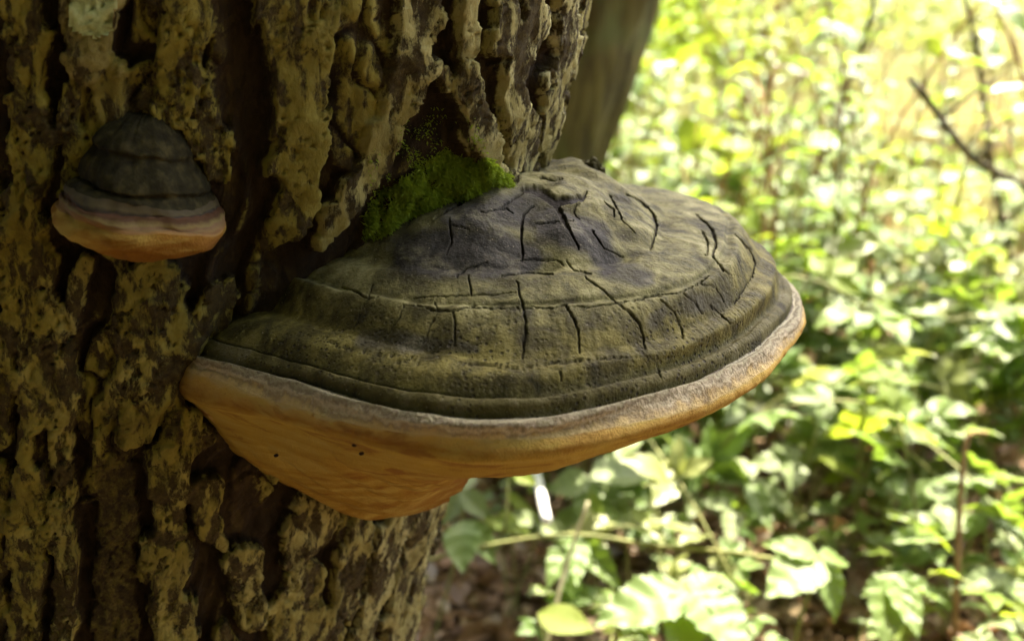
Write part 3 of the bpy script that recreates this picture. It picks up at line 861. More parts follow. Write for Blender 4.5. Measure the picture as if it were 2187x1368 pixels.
# --- small hoof-shaped bracket on the left of the trunk
def small_fungus():
    t = thing('bracket_fungus', 'small hoof-shaped bracket fungus with maroon band and orange underside', 'fungus', (-.187, .55, .83))
    ph = np.linspace(-205, 25, 300)
    phr = np.radians(ph)[None, :]
    sx, sy = .0415, .046
    ctl = [(.02, .0500), (.28, .0478), (.47, .0412), (.60, .0330), (.58, .0300), (.70, .0220), (.735, .0160), (.70, .0138), (.76, .0130), (.83, .0105), (.865, .0075), (.87, .0058), (.905, .0050),
           (.955, .0020), (.965, .0005), (.99, -.0010), (1.01, -.0045), (.985, -.0085), (.945, -.0100), (.90, -.0115), (.78, -.0150), (.60, -.0190), (.35, -.0215), (.05, -.0225)]
    ctl = np.stack([np.stack([np.full(len(ph), a), np.full(len(ph), b)], -1) for a, b in ctl])
    k = len(ctl)
    t_ = np.linspace(0, k-1, 170)
    S_ = catmull_cols(ctl, t_)
    R_, Z_ = S_[..., 0], S_[..., 1]
    Tm = np.repeat(t_[:, None], len(ph), 1)
    R_ = R_*(1+.14*noise(phr*1.3, Tm*.25, 0, 81)+.035*noise(phr*4, Tm*.5, 0, 82))
    Z_ = Z_+.0022*noise(phr*1.6, Tm*.4, 0, 83)+.0008*noise(phr*7, Tm*.9, 0, 84)
    x, y = R_*sx*np.cos(phr), R_*sy*np.sin(phr)
    up = np.clip(Z_/.05, 0, 1)
    x = x-.0035*up
    y = y+.004*up
    rot = -.19
    X = x*math.cos(rot)-Z_*math.sin(rot)
    Z = x*math.sin(rot)+Z_*math.cos(rot)
    ctr = at(305, 448, .552)
    G = np.stack([X+ctr.x, y+ctr.y, Z+ctr.z], -1)
    N_ = grid_normals(G)
    def part(name, r0, r1, mat, m, label):
        a, b = int(np.searchsorted(t_, r0)), int(np.searchsorted(t_, r1))
        b = min(b, len(t_)-1)
        me = mesh_np('small_'+name, G[a:b+1].reshape(-1, 3), grid_faces(b-a+1, len(ph)), mat, {'m': m[a:b+1].reshape(-1, 3)})
        if me.polygons[len(me.polygons)//2].normal.y > 0.2 or (name == 'pore_surface' and me.polygons[len(me.polygons)//2].normal.z > 0):
            me.flip_normals()
        o = world_obj(name, me, t)
        o['label'] = label
    cz = np.stack([np.full_like(Tm, .35), np.where(Tm < 7, .95, .55), 0*Tm], -1)
    part('cap', 0, 9, M['small_cap'], cz, 'dark greenish black stepped top')
    mm = np.clip((Tm-9)/6.0, 0, 1)
    part('margin', 9, 15, M['small_margin'], np.stack([mm]*3, -1), 'maroon and cream banded rim')
    pp = np.clip((Tm-15)/8.0, 0, 1)
    part('pore_surface', 15, k-1, M['pore'], np.stack([.95+pp*.3]*3, -1), 'orange-brown pore surface')
def mat_small_margin():
    t = NT('small_fungus_margin')
    p = t.pos()
    r = t.attr('m')[0]
    n1 = t.noise(p, 180, 5, .6)
    f = t.math('ADD', r, t.math('MULTIPLY', t.math('SUBTRACT', n1, .5), .16))
    col = t.ramp(f, [(.0, (.045, .037, .018)), (.18, (.062, .050, .022)), (.27, (.022, .018, .012)), (.36, (.060, .026, .010)), (.55, (.055, .028, .010)),
                     (.64, (.14, .108, .036)), (.72, (.13, .075, .036)), (.80, (.15, .10, .036)), (.9, (.17, .09, .035)), (1.0, (.20, .115, .030))])
    return t.finish(col, .75, t.bump(n1, .5, .001), .2)
M['small_margin'] = mat_small_margin()
M['small_cap'] = mat_plain('small_fungus_cap', [(.3, (.007, .0065, .003)), (.52, (.019, .017, .007)), (.72, (.048, .042, .016))], 130, .85, .8, .002, spec=.08)
small_fungus()

# ------------------------------------------------------------------ moss on the trunk above the fungus
def moss():
    sel = np.zeros(U.shape, bool)
    wu = U+26*fbm(ARC/.02, ZR/.02, 3, 3, 95)
    wv = Vp+26*fbm(ARC/.02, ZR/.02, 8, 3, 96)
    sel[win] = in_poly(wu[win], wv[win], MOSS)
    core = np.zeros(U.shape)
    core[win] = sstep(1.5, .3, poly_dist(U[win], Vp[win], [(790,505),(880,450),(980,400),(1050,378)], [40,66,66,40]))
    dens = sel*(.16+.9*core)*(.35+1.1*sstep(-.25, .3, fbm(ARC/.02, ZR/.02, 5, 3, 99)))
    extra = np.zeros(U.shape)
    extra[win] = sstep(1.2, .4, poly_dist(U[win], Vp[win], [(860,360),(920,300),(940,340)], [110,90,80]))*.05
    dens = np.maximum(dens, extra*(noise(ARC/.012, ZR/.012, 0, 97) > 0))
    idx = np.flatnonzero(dens > .02)
    pr_ = dens.reshape(-1)[idx]
    n = 45000
    k = rng.choice(idx, n, p=pr_/pr_.sum())
    P = TP.reshape(-1, 3)[k]+rng.normal(size=(n, 3))*.0009
    nx, ny = NX.reshape(-1)[k], NY.reshape(-1)[k]
    clump = fbm(P[:, 0]/.010, P[:, 1]/.010, P[:, 2]/.010, 2, 98)
    L = (.0024+.0026*rng.random(n))*(1+.7*clump)*(.55+.6*np.clip(dens.reshape(-1)[k], 0, 1))
    d = np.stack([nx, ny, .35+0*nx], -1)+rng.normal(size=(n, 3))*.55
    d /= np.linalg.norm(d, axis=1)[:, None]
    s = np.cross(d, rng.normal(size=(n, 3)))
    s /= np.linalg.norm(s, axis=1)[:, None]
    wd = .00028+.00026*rng.random((n, 1))
    P = P-d*.001
    mid = P+d*L[:, None]*.55
    tip = P+d*L[:, None]+np.array([0, 0, -.0008])
    V = np.stack([P-s*wd*.7, P+s*wd*.7, mid+s*wd, tip, mid-s*wd], 1).reshape(-1, 3)
    b5 = np.arange(n)[:, None]*5
    F = np.concatenate([b5+np.array([[0, 1, 2]]), b5+np.array([[0, 2, 4]]), b5+np.array([[4, 2, 3]])])
    obj('moss', mesh_np('moss', V, F, M['moss'], smooth=False), kind='stuff', label='bright green moss growing on the bark above the large fungus', category='moss')
moss()

# ------------------------------------------------------------------ leaves
def leaflet_mesh(name, mat, L=1.0, W=.62, teeth=11, pleat=.035, fold=.10, droop=.12, point=1.0, seed=0, nv=8):
    """toothed leaf blade along +Y, face +Z, unit length, pleated between its side veins"""
    r_ = random.Random(seed)
    n = teeth*2+1
    V, F = [], []
    ks = 7
    for i in range(n):
        t = i/(n-1)
        wv = (math.sin(math.pi*min(1, t**.72))**.85)*(1-.25*t*point)
        if t > .86:
            wv *= 1-.35*point*((t-.86)/.14)
        tooth = 1.0+(.07 if i % 2 else -.05)
        wv *= W*.5*L*(tooth if 0 < i < n-1 else 1)
        yc = t*L
        zc = -droop*L*t*t+.02*L*math.sin(t*6+seed)
        for k in range(-3, 4):
            q = k/3
            pl_ = pleat*L*(math.cos(math.pi*(t*teeth*.8-abs(q)*1.6)))*abs(q)*(1-.6*abs(q))*1.6
            yy = yc+abs(q)*wv*.22*(1-t)
            V.append((q*wv, yy, zc+fold*abs(q)*wv*2+pl_+.01*L*math.sin(q*3+t*5+seed)))
    for i in range(n-1):
        for k in range(ks-1):
            a = i*ks+k
            F.append([a, a+1, a+ks+1, a+ks])
    return mesh_py(name, V, F, mat)

def simple_leaf(name, mat, W=.5, droop=.2, fold=.15, seed=0):
    n, V, F = 7, [], []
    for i in range(n):
        t = i/(n-1)
        wv = W*.5*math.sin(math.pi*min(1, (t*.97+.015)**.8))**.9
        z = -droop*t*t
        for q in (-1, -.5, 0, .5, 1):
            V.append((q*wv, t, z+fold*abs(q)*wv+.02*math.sin(9*t+3*q+seed)))
    for i in range(n-1):
        for k in range(4):
            a = i*5+k
            F.append([a, a+1, a+6, a+5])
    return mesh_py(name, V, F, mat)

BL = [leaflet_mesh('bramble_leaflet', M[m_], W=.66+.06*(i % 3), fold=.10+.05*(i % 2), droop=.10+.08*(i % 3), seed=i) for i, m_ in enumerate(['bramble', 'bramble_under', 'bramble', 'bramble'])]
YL = [leaflet_mesh('yellow_leaflet', M['yellow'], W=.58, fold=.12, droop=.15, seed=20+i) for i in range(2)]
HL = [simple_leaf('herb_leaf', M[m_], W=.42+.08*(i % 3), droop=.15+.12*(i % 3), seed=i) for i, m_ in enumerate(['herb', 'yellow', 'herb', 'pale', 'bramble', 'herb', 'bramble_under'])]

def orient(base, tip, nrm, size=None, width=1.0):
    """matrix placing a unit leaf (along +Y, facing +Z) from base to tip"""
    y = (tip-base)
    L = y.length if size is None else size
    y.normalize()
    x = y.cross(nrm)
    if x.length < 1e-3:
        x = y.cross(Vector((1, 0, .2)))
    x.normalize()
    z = x.cross(y)
    m = Matrix(((x.x, y.x, z.x, base.x), (x.y, y.y, z.y, base.y), (x.z, y.z, z.z, base.z), (0, 0, 0, 1)))
    return m @ Matrix.Diagonal((L*width, L, L, 1))

def put(name, me, parent, mw):
    o = obj(name, me, parent)
    if parent:
        o.matrix_basis = (Matrix.Translation(-parent.location) if parent.parent is None else Matrix.Identity(4)) @ mw
    else:
        o.matrix_basis = mw
    return o

def hero_bramble(label, stem_px, y0, leaves, stem_r=.0022, group=None, mats=None, stemmat='stem', root=None):
    """a bramble whose leaves stand where the photograph shows them; leaves: list of (join (u,v,y), [(tip u,v, dy, width)])"""
    first = at(*leaves[0][0])
    rx, ry = (first.x+random.uniform(-.06, .06), first.y+random.uniform(.03, .12)) if root is None else root
    rt = Vector((rx, ry, gz1(rx, ry)-.01))
    t = thing('bramble', label, 'bramble', rt, group)
    for j, (jn, tips) in enumerate(leaves):
        J = at(*jn)
        if j == 0:
            full = spline([rt, rt.lerp(J, .5)+Vector((.02, .03, .04)), J], 15)
            V, F = tube(full[:12], stem_r, 6)
            world_obj('stem', mesh_py('stem', V, F, M[stemmat]), t)
            pts = full[11:]
        else:
            P0 = at(*leaves[j-1][0])
            pts = [P0, P0.lerp(J, .5)+Vector((0, .01, -.03)), J]
        V, F = tube(spline(pts, 9), stem_r, 6)
        o = world_obj('leaf', mesh_py('leaf_stalk', V, F, M[stemmat]), t)
        for q, (u, v, dy, wd, *mi) in enumerate(tips):
            T = at(u, v, jn[2]+dy)
            me = BL[mi[0]] if mi and isinstance(mi[0], int) else (YL[0] if mi else BL[(j+q) % 4])
            nrm = Vector((random.uniform(-.25, .25), random.uniform(-.55, -.1), 1)).normalized()
            put('leaflet', me, o, orient(J, T, nrm, None, wd))
    return t

HB = [
 ('bramble with broad sunlit white-green leaf at the end of a long runner', [((1752,1190,1.22), [(1630,1150,.00,.85,0),(1640,1262,-.07,1.05,0),(1818,1195,.03,.9,0),(1800,1320,-.05,.7,2)])]),
 ('bramble with the largest three-part toothed leaf low to the ground', [((1478,1262,1.10), [(1268,1318,-.05,.95,0),(1545,1215,.05,.95,3),(1600,1372,-.08,1.1,2),(1450,1400,-.08,.9,2)])]),
 ('bramble with two pale leaflets just below the large fungus', [((1262,1030,1.45), [(1165,1038,.0,1.2,1),(1392,990,.05,.95,1),(1240,1110,-.06,.8,2)])]),
 ('bramble with grey-green leaflets beside the bark edge', [((985,1050,1.38), [(1048,1105,-.03,.9,1),(940,1120,-.03,1.0,1),(1000,990,.06,.9,1)]), ((990,1110,1.35), [(985,1215,-.08,1.0,0),(1060,1200,-.05,.9,3)])]),
 ('bramble with a flat leaflet beside the white stick', [((1150,1120,1.40), [(1056,1096,.02,.8,1),(1215,1142,-.04,.8,1)])]),
 ('bramble with two drooping leaflets under the crossing runner', [((1232,1142,1.33), [(1165,1250,-.07,.75,3),(1330,1262,-.06,.6,3),(1235,1240,-.09,.6,0)])]),
 ('bramble with four grey-green leaflets in front of the brown leaf litter', [((1598,1030,1.55), [(1500,1015,.02,.75,1),(1545,950,.10,.8,1),(1705,1090,-.05,.7,1),(1650,1125,-.10,.55,0)]), ((1565,1090,1.5), [(1490,1060,.03,.8,1),(1560,1150,-.06,.8,1)])]),
 ('bramble with wide greyish leaflets beside the brown upright stalk', [((2040,1140,1.36), [(1900,1080,.05,.7,1),(2010,1060,.08,.9,1),(1880,1150,-.03,.45,3),(2080,1080,.05,.7,1)])]),
 ('bramble with drooping hand-like leaflets', [((1905,1225,1.22), [(1838,1270,-.02,.75,0),(1895,1360,-.09,.75,2),(1965,1355,-.09,.7,3),(2040,1290,-.03,.6,3)])]),
 ('bramble with white glossy leaflets above a dark hollow', [((2100,1095,1.38), [(2060,1150,-.03,.9,0),(2180,1080,.05,.8,1),(2200,1140,-.05,.8,0)]), ((2150,1235,1.28), [(2050,1240,-.02,.75,1),(2210,1290,-.05,.8,2)])]),
 ('bramble with small pale leaf pair near the corner shoot', [((2010,850,1.95), [(1968,815,.03,.9,1),(2050,870,-.03,.9,1),(2030,800,.06,.9,1)])]),
]
for lab, lv in HB:
    hero_bramble(lab, None, None, lv)

def stalk(name, label, cat, px, r, mat, y=None, group=None, ground=True, part='stem', extra=None):
    """thin stem through photo pixels (u,v,y), continued to the ground"""
    pts = [at(*q) for q in px]
    if ground:
        e = pts[-1]
        d = (pts[-1]-pts[-2]).normalized()
        k = max(e.z, .02)/max(.3, -d.z)
        g = e+d*k
        pts.append(Vector((g.x, g.y, gz1(g.x, g.y)-.01)))
    t = thing(name, label, cat, pts[-1], group)
    sp = spline(pts, 16)
    V, F = tube(sp, [r*(.6+.4*i/15) for i in range(16)] if ground else r, 8, 1, .08)
    world_obj(part, mesh_py(part, V, F, mat), t)
    return t, sp

stalk('white_stick', 'white peeled stick lodged in the brambles below the large fungus', 'stick', [(1130,945,1.66), (1149,1025,1.49), (1168,1112,1.33)], .0072, M['white'], ground=False)
stalk('dry_stalk', 'pale dry stalk leaning across the bramble runner', 'stalk', [(1256,1070,1.28), (1215,1190,1.26), (1178,1330,1.22)], .0034, M['straw'])
stalk('brown_stalk', 'upright brown jointed stalk with a bent tip', 'stalk', [(2110,925,1.34), (2070,930,1.34), (2055,1010,1.33), (2048,1120,1.32), (2042,1290,1.30)], .0045, M['dry'])
stalk('bramble_runner', 'thin green runner arching across the litter to the sunlit leaf', 'runner', [(860,1215,1.30), (960,1182,1.31), (1080,1157,1.32), (1230,1140,1.32), (1400,1165,1.30), (1560,1178,1.26), (1660,1195,1.22), (1752,1190,1.22)], .0030, M['stem'], ground=False)
def sapling(label, px, r, mat, twigs, leafme=None, nl=0):
    t, sp = stalk('sapling', label, 'sapling', px, r, mat)
    for k in range(twigs):
        i = random.randint(1, 9)
        b = sp[i]
        d = Vector((random.uniform(-1, 1), random.uniform(-.5, .5), random.uniform(.1, 1))).normalized()
        L = random.uniform(.06, .2)
        V, F = tube([b, b+d*L*.5+Vector((0, 0, .01)), b+d*L], [r*.45, r*.35, r*.2], 5)
        world_obj('twig', mesh_py('twig', V, F, mat), t)
        for q in range(nl):
            p0 = b+d*L*random.uniform(.3, 1)
            put('leaf', random.choice(leafme), t, orient(p0, p0+Vector((random.uniform(-1, 1), random.uniform(-1, 1), random.uniform(-.6, .3))), Vector((0, -.3, 1)), random.uniform(.03, .06)))
sapling('slender dark sapling curving up beside the bright gap', [(2050,-40,2.6), (2085,100,2.6), (2112,300,2.6), (2140,480,2.55), (2178,640,2.5)], .0085, M['twig'], 7, HL, 1)
sapling('slim olive sapling leaning in the sunny undergrowth', [(1880,-40,2.9), (1835,120,2.9), (1790,240,2.9), (1755,340,2.9), (1730,420,2.9)], .0095, M['twig'], 6, HL, 2)
sapling('low dark branch sweeping up to a broken twiggy end', [(1940,165,2.2), (1990,225,2.2), (2060,320,2.2), (2130,370,2.25), (2230,420,2.3)], .010, M['twig'], 9)
sapling('rust-brown dead stem bending among the sunny leaves', [(1862,560,2.1), (1845,650,2.1), (1820,740,2.1), (1780,850,2.1)], .007, M['rust'], 3)
sapling('thin dead stem standing right of the large fungus', [(1640,420,2.7), (1690,500,2.7), (1700,560,2.7), (1690,640,2.7)], .0065, M['rust'], 3)
sapling('dark green stem rising from the leaf litter by the frame of brambles', [(2187,700,1.9), (2165,780,1.9), (2130,900,1.9)], .008, M['twig'], 3)

def single_leaf_plant(label, base, tip, y, me, wd=1.0, dy=0.0, nrm=(0, -.4, 1)):
    """one standing leaf on its own thin stalk"""
    B, T = at(base[0], base[1], y), at(tip[0], tip[1], y+dy)
    rt = Vector((B.x+.02, B.y+.04, gz1(B.x+.02, B.y+.04)-.01))
    t = thing('seedling', label, 'seedling', rt)
    V, F = tube(spline([rt, rt.lerp(B, .6)+Vector((0, .02, .02)), B], 8), .0016, 5)
    world_obj('stem', mesh_py('stem', V, F, M['stem']), t)
    put('leaf', me, t, orient(B, T, Vector(nrm).normalized(), None, wd))
WL = simple_leaf('pale_broad_leaf', M['pale'], W=.42, droop=.05, seed=3)
GL = simple_leaf('grassy_leaf', M['yellow'], W=.30, droop=.1, seed=4)
YB = simple_leaf('yellow_broad_leaf', M['yellow'], W=.55, droop=.15, seed=5)
single_leaf_plant('seedling holding one glossy white leaf right of the large fungus', (1765,540), (1885,505), 2.0, WL, 1.2, .05)
single_leaf_plant('seedling holding a small white glossy leaf', (1740,885), (1800,865), 1.8, WL, 1.4, .02)
single_leaf_plant('bright green blade lying over brown litter', (1750,975), (1852,1022), 1.6, GL, 1.0, -.02)
single_leaf_plant('seedling with a yellow leaf hanging near the leaning tree', (1460,250), (1495,345), 2.75, YB, 1.1, -.03, (0, -1, .4))
single_leaf_plant('seedling with a bright lime leaf held flat', (1540,315), (1625,300), 2.6, YB, 1.0, .03)
single_leaf_plant('seedling with a lime blade under the fungus rim', (1262,1050), (1278,1150), 1.42, YB, .75, -.05, (0, -1, .5))
single_leaf_plant('seedling with a yellow folded leaf behind the crossing runner', (1335,1085), (1412,1130), 1.45, YB, .8, -.02)
single_leaf_plant('lime leaf close to the ground at the lower edge', (1150,1310), (1265,1335), 1.2, YB, 1.2, -.03)
single_leaf_plant('slender green blade slanting beside the white stick', (1080,1050), (1170,1130), 1.45, GL, .9, -.03)
single_leaf_plant('yellow autumn leaf on a thin shoot by the bright gap', (1980,80), (2015,125), 2.3, YB, 1.2, -.02, (0, -1, .4))

# ------------------------------------------------------------------ scattered undergrowth, every plant its own thing
def in_way(x, y):
    """keep clear of the trunks and of the space before the fungi"""
    if y < 1.02:
        return True
    if math.hypot(x+.35, y-.80) < .46 or math.hypot(x+.2, y-2.3) < .36:
        return True
    return False

def tri_leaf_mesh(i):
    """three toothed leaflets on a short stalk, one leaf"""
    V, F = [], []
    src = leaflet_mesh('tmp', None, W=.68, fold=.12, droop=.15, teeth=6, seed=40+i)
    for a, L in ((0, 1.0), (1.25, .85), (-1.25, .85)):
        mt = Matrix.Translation((0, .25, 0)) @ Matrix.Rotation(a, 4, 'Z') @ Matrix.Rotation(random.uniform(-.3, .2), 4, 'X') @ Matrix.Diagonal((L, L, L, 1))
        b = len(V)
        V += [mt @ v.co for v in src.vertices]
        F += [[q+b for q in p.vertices] for p in src.polygons]
    v, f = tube([(0, 0, 0), (0, .13, .02), (0, .26, 0)], .015, 4)
    F += [[q+len(V) for q in p] for p in f]
    V += v
    bpy.data.meshes.remove(src)
    return V, F
TRI = []
for i, m_ in enumerate(['bramble', 'bramble_under', 'herb', 'pale', 'yellow']):
    V, F = tri_leaf_mesh(i)
    TRI.append(mesh_py('bramble_leaf', V, F, M[m_]))

def make_bramble(i):
    h = random.uniform(.22, .42)
    t = thing('bramble', ['low arching bramble with dark green leaves', 'low arching bramble with greyish leaves', 'low arching bramble with yellow-green leaves', 'low arching bramble with pale glossy leaves', 'low arching bramble with lime yellow leaves'][i % 5]+' in the undergrowth behind the fungus', 'bramble', (0, 0, -50), 'brambles in the undergrowth')
    a = random.uniform(0, 6.28)
    L = random.uniform(.25, .55)
    pts = [Vector((0, 0, -.02)), Vector((.3*L*math.cos(a), .3*L*math.sin(a), h)), Vector((.75*L*math.cos(a+.2), .75*L*math.sin(a+.2), h*1.05)), Vector((L*math.cos(a+.3), L*math.sin(a+.3), h*.7))]
    sp = spline(pts, 14)
    V, F = tube(sp, [.0030-.0012*k/13 for k in range(14)], 5)
    obj('stem', mesh_py('stem', V, F, M['stem']), t)
    for k in range(3, 14, 2):
        for s in range(1 if k % 3 else 2):
            p0 = sp[k]
            d = Vector((random.uniform(-1, 1), random.uniform(-1, .6), random.uniform(.0, .6))).normalized()
            o = obj('leaf', TRI[i % 5 if random.random() < .75 else (i+k+s) % 5], t)
            nrm = Vector((random.uniform(-.5, .5), random.uniform(-.7, .3), 1)).normalized()
            o.matrix_basis = orient(p0, p0+d, nrm, random.uniform(.05, .085))
    return t

def make_herb(i):
    h = random.uniform(.5, 1.05)
    t = thing('herb', ['upright herb with mid green leaves', 'upright herb with lime yellow leaves', 'upright herb with narrow green leaves', 'upright herb with pale shiny leaves', 'upright herb with dark green leaves', 'upright herb with broad green leaves', 'upright herb with greyish leaves'][i % 7]+' in the sunny undergrowth', 'herb', (0, 0, -50), 'herbs in the sunny undergrowth')
    lean = Vector((random.uniform(-.2, .2), random.uniform(-.2, .2), 0))
    sp = spline([Vector((0, 0, -.02)), Vector((0, 0, h*.5))+lean*h*.3, Vector((0, 0, h))+lean*h], 10)
    V, F = tube(sp, [.0032-.002*k/9 for k in range(10)], 5)
    obj('stem', mesh_py('stem', V, F, M[random.choice(['stem', 'stem', 'dry', 'rust'])]), t)
    a = random.uniform(0, 6.28)
    for k in range(2, 10):
        for s in (0, math.pi):
            if random.random() < .12:
                continue
            a2 = a+k*1.57+s+random.uniform(-.4, .4)
            d = Vector((math.cos(a2), math.sin(a2), random.uniform(-.35, .5)))
            o = obj('leaf', HL[i % 7 if random.random() < .75 else (i+k) % 7], t)
            o.matrix_basis = orient(sp[k], sp[k]+d, Vector((random.uniform(-.4, .4), random.uniform(-.4, .4), 1)), random.uniform(.055, .105)*(1.15-.05*k))
    return t

def make_dry(i):
    h = random.uniform(.4, .95)
    t = thing('dead_plant', ['bare rust-coloured', 'bare tan', 'bare blackish', 'bare straw-coloured'][i % 4]+' dead plant standing in the undergrowth', 'dead plant', (0, 0, -50), 'dead plants in the undergrowth')
    sp = spline([Vector((0, 0, -.02)), Vector((random.uniform(-.05, .05), 0, h*.5)), Vector((random.uniform(-.2, .2), random.uniform(-.1, .1), h))], 10)
    V, F = tube(sp, [.0038-.0025*k/9 for k in range(10)], 5)
    obj('stem', mesh_py('stem', V, F, M[['rust', 'dry', 'twig', 'straw'][i % 4]]), t)
    for k in range(random.randint(2, 5)):
        j = random.randint(3, 9)
        d = Vector((random.uniform(-1, 1), random.uniform(-.6, .6), random.uniform(.3, 1))).normalized()*random.uniform(.06, .22)
        V, F = tube([sp[j], sp[j]+d], [.0016, .0007], 4)
        obj('twig', mesh_py('twig', V, F, M[['rust', 'dry', 'twig', 'straw'][i % 4]]), t)
    return t

def make_grass(i):
    t = thing('grass_tuft', 'tuft of long yellow-green grass blades between the brambles', 'grass', (0, 0, -50), 'grass tufts in the undergrowth')
    for k in range(14):
        a = random.uniform(0, 6.28)
        L = random.uniform(.18, .42)
        o_ = random.uniform(.2, .7)
        V, F = [], []
        for j in range(6):
            q = j/5
            x = L*o_*q*q
            z = L*q*(1-.35*q*o_)
            wv = .0032*(1-q)**.7+.0003
            V += [Vector((x, -wv, z)), Vector((x+.001, 0, z-wv*.5)), Vector((x, wv, z))]
        for j in range(5):
            for s in (0, 1):
                b = j*3+s
                F.append([b, b+1, b+4, b+3])
        mt = Matrix.Rotation(a, 4, 'Z')
        mt = Matrix.Translation((random.uniform(-.02, .02), random.uniform(-.02, .02), 0)) @ mt
        obj('blade', mesh_py('blade', [mt @ v for v in V], F, M['grass']), t)
    return t

def copy_thing(src):
    r = src.copy()
    C.objects.link(r)
    for ch in src.children:
        c = ch.copy()
        C.objects.link(c)
        c.parent = r
    return r

def scatter(makers, n, ymin, ymax, pad, scale=(.8, 1.2), power=1.0, xr=None, taken=[]):
    protos = [f(i) for i, f in enumerate(makers)]
    used = set()
    got, tries = 0, 0
    while got < n and tries < n*40:
        tries += 1
        y = ymin+(ymax-ymin)*random.random()**power
        lo, hi = (-.12*y-.35, .50*y+.35) if xr is None else xr
        x = random.uniform(lo, hi)
        if in_way(x, y) or any((x-a)**2+(y-b)**2 < pad*pad for a, b in taken[-400:]):
            continue
        if y > 2.4 and .32 < x/y < .50 and random.random() < .65:      # the bright opening
            continue
        # the foreground hollow of litter stays open
        if y < 1.9 and x < .12 and random.random() < .75:
            continue
        taken.append((x, y))
        k = random.randrange(len(protos))
        o = protos[k] if k not in used else copy_thing(protos[k])
        used.add(k)
        o.location = (x, y, gz1(x, y))
        o.rotation_euler[2] = random.uniform(0, 6.28)
        s = random.uniform(*scale)
        o.scale = (s, s, s)
        got += 1
    for k, pr_ in enumerate(protos):
        if k not in used:
            for ch in list(pr_.children):
                bpy.data.objects.remove(ch)
            bpy.data.objects.remove(pr_)

scatter([make_bramble]*12, 170, 1.62, 4.5, .07, (.8, 1.3), 1.3)
scatter([make_herb]*14, 270, 2.05, 5.5, .06, (.7, 1.2), 1.3)
scatter([make_bramble]*8, 60, 1.6, 2.5, .05, (.7, 1.1), 1.0, (.1, 1.2))
scatter([make_bramble]*8, 55, 1.30, 1.95, .04, (.42, .62), 1.0, (.0, .95))
scatter([make_dry]*6, 22, 1.7, 2.8, .06, (1.1, 1.7), 1.0, (.3, 1.3))
scatter([make_dry]*10, 110, 1.9, 5.5, .08, (.8, 1.3))
scatter([make_grass]*6, 46, 1.6, 6.0, .07, (.8, 1.4))

# shrubs further off, each its own thing
def shrub(x, y, h, wd, mat, label, group):
    t = thing('shrub', label, 'shrub', (x, y, gz1(x, y)), group)
    V, F = [], []
    cl = []
    for k in range(7):
        a = random.uniform(0, 6.28)
        e = Vector((x+wd*random.uniform(.1, .8)*math.cos(a), y+wd*random.uniform(.1, .8)*math.sin(a), h*random.uniform(.45, .9)))
        b = Vector((x, y, gz1(x, y)-.03))
        v, f = tube(spline([b, b.lerp(e, .5)+Vector((0, 0, .1)), e], 8), [.012*(1-.8*i/7) for i in range(8)], 5)
        F += [[i+len(V) for i in q] for q in f]
        V += v
        cl.append((e.x, e.y, e.z, wd*.42, h*.30))
    world_obj('stem', mesh_py('stem', V, F, M['twig']), t)
    world_obj('crown', leaf_cloud('crown', cl, int(300*wd*h/.6), .058, mat, 1.0), t)
for k in range(52):
    y = random.uniform(4.2, 11)
    x = random.uniform(-.35*y, .55*y+.6)
    if x/y > .33 and x/y < .52 and y > 4:      # the bright opening
        if random.random() < .85:
            continue
    i = k % 3
    shrub(x, y, random.uniform(.8, 1.5), random.uniform(.45, .85), M[['yellow', 'herb', 'pale'][i]],
          ['yellow-green shrub in the far sunny undergrowth', 'mid green shrub in the far sunny undergrowth', 'pale green shrub in the far sunny undergrowth'][i], 'shrubs in the far undergrowth')

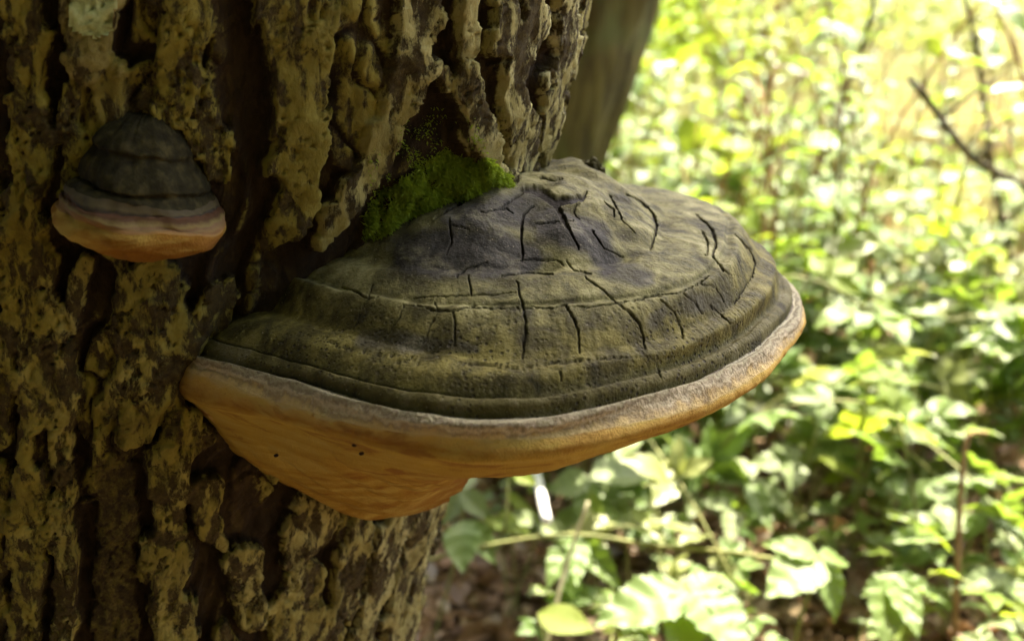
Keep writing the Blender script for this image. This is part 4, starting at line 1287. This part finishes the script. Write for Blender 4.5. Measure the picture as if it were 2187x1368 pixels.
# leaf litter on the ground
def litter(n, mat, label, ymin, ymax, size, name='leaf_litter', seed=0, lift=.012):
    y = ymin+(ymax-ymin)*rng.random(n)**1.5
    x = (-.35*y-.3)+rng.random(n)*(.9*y+.7)
    z = ground_z(x, y)+lift*rng.random(n)+.003
    P = np.stack([x, y, z], -1)
    nrm = rng.normal(size=(n, 3))*.45+np.array([0, 0, 1.0])
    nrm /= np.linalg.norm(nrm, axis=1)[:, None]
    a = np.cross(nrm, rng.normal(size=(n, 3)))
    a /= np.linalg.norm(a, axis=1)[:, None]
    b = np.cross(nrm, a)
    s = size*(.5+rng.random((n, 1)))
    cu = s*(.1+.35*rng.random((n, 1)))
    q = [P-a*s, P-b*s*.4-a*s*.3+nrm*cu*.6, P-b*s*.38+a*s*.3+nrm*cu*.6, P+a*s+nrm*cu*.5, P+b*s*.38+a*s*.3+nrm*cu, P+b*s*.4-a*s*.3+nrm*cu, P]
    V = np.stack(q, 1).reshape(-1, 3)
    b7 = np.arange(n)[:, None]*7
    F = np.concatenate([b7+np.array([[6, i, (i+1) % 6]]) for i in range(6)])
    obj(name, mesh_np(name, V, F, mat, smooth=False), kind='stuff', label=label, category='leaves')
litter(9000, M['litter'], 'brown fallen leaves covering the woodland floor', .9, 7, .026)
litter(4200, M['litter_pale'], 'pale dry fallen leaves scattered on the woodland floor', .9, 6, .022, lift=.022)
# pale straw-coloured grass added to stand in for the glare of the far gap
def clearing(n):
    y = 6+34*rng.random(n)**1.6
    x = (-.4*y)+rng.random(n)*(1.1*y+.7)
    k_ = (x/y > .30+.05*rng.normal(size=n)) | (rng.random(n) < .25)
    x, y = x[k_], y[k_]
    n = len(x)
    z = ground_z(x, y)
    h = .25+.35*rng.random(n)
    a = rng.random(n)*6.28
    wv = .006+.004*rng.random(n)
    lx, ly = rng.normal(size=n)*.12, rng.normal(size=n)*.12
    V = np.stack([np.stack([x-np.cos(a)*wv, y-np.sin(a)*wv, z], -1), np.stack([x+np.cos(a)*wv, y+np.sin(a)*wv, z], -1), np.stack([x+lx, y+ly, z+h], -1)], 1).reshape(-1, 3)
    F = np.arange(n*3).reshape(-1, 3)
    obj('glare_grass', mesh_np('glare_grass', V, F, M['straw'], smooth=False), kind='stuff', label='pale straw-coloured grass standing in for the bright glare beyond the undergrowth', category='grass')
clearing(60000)
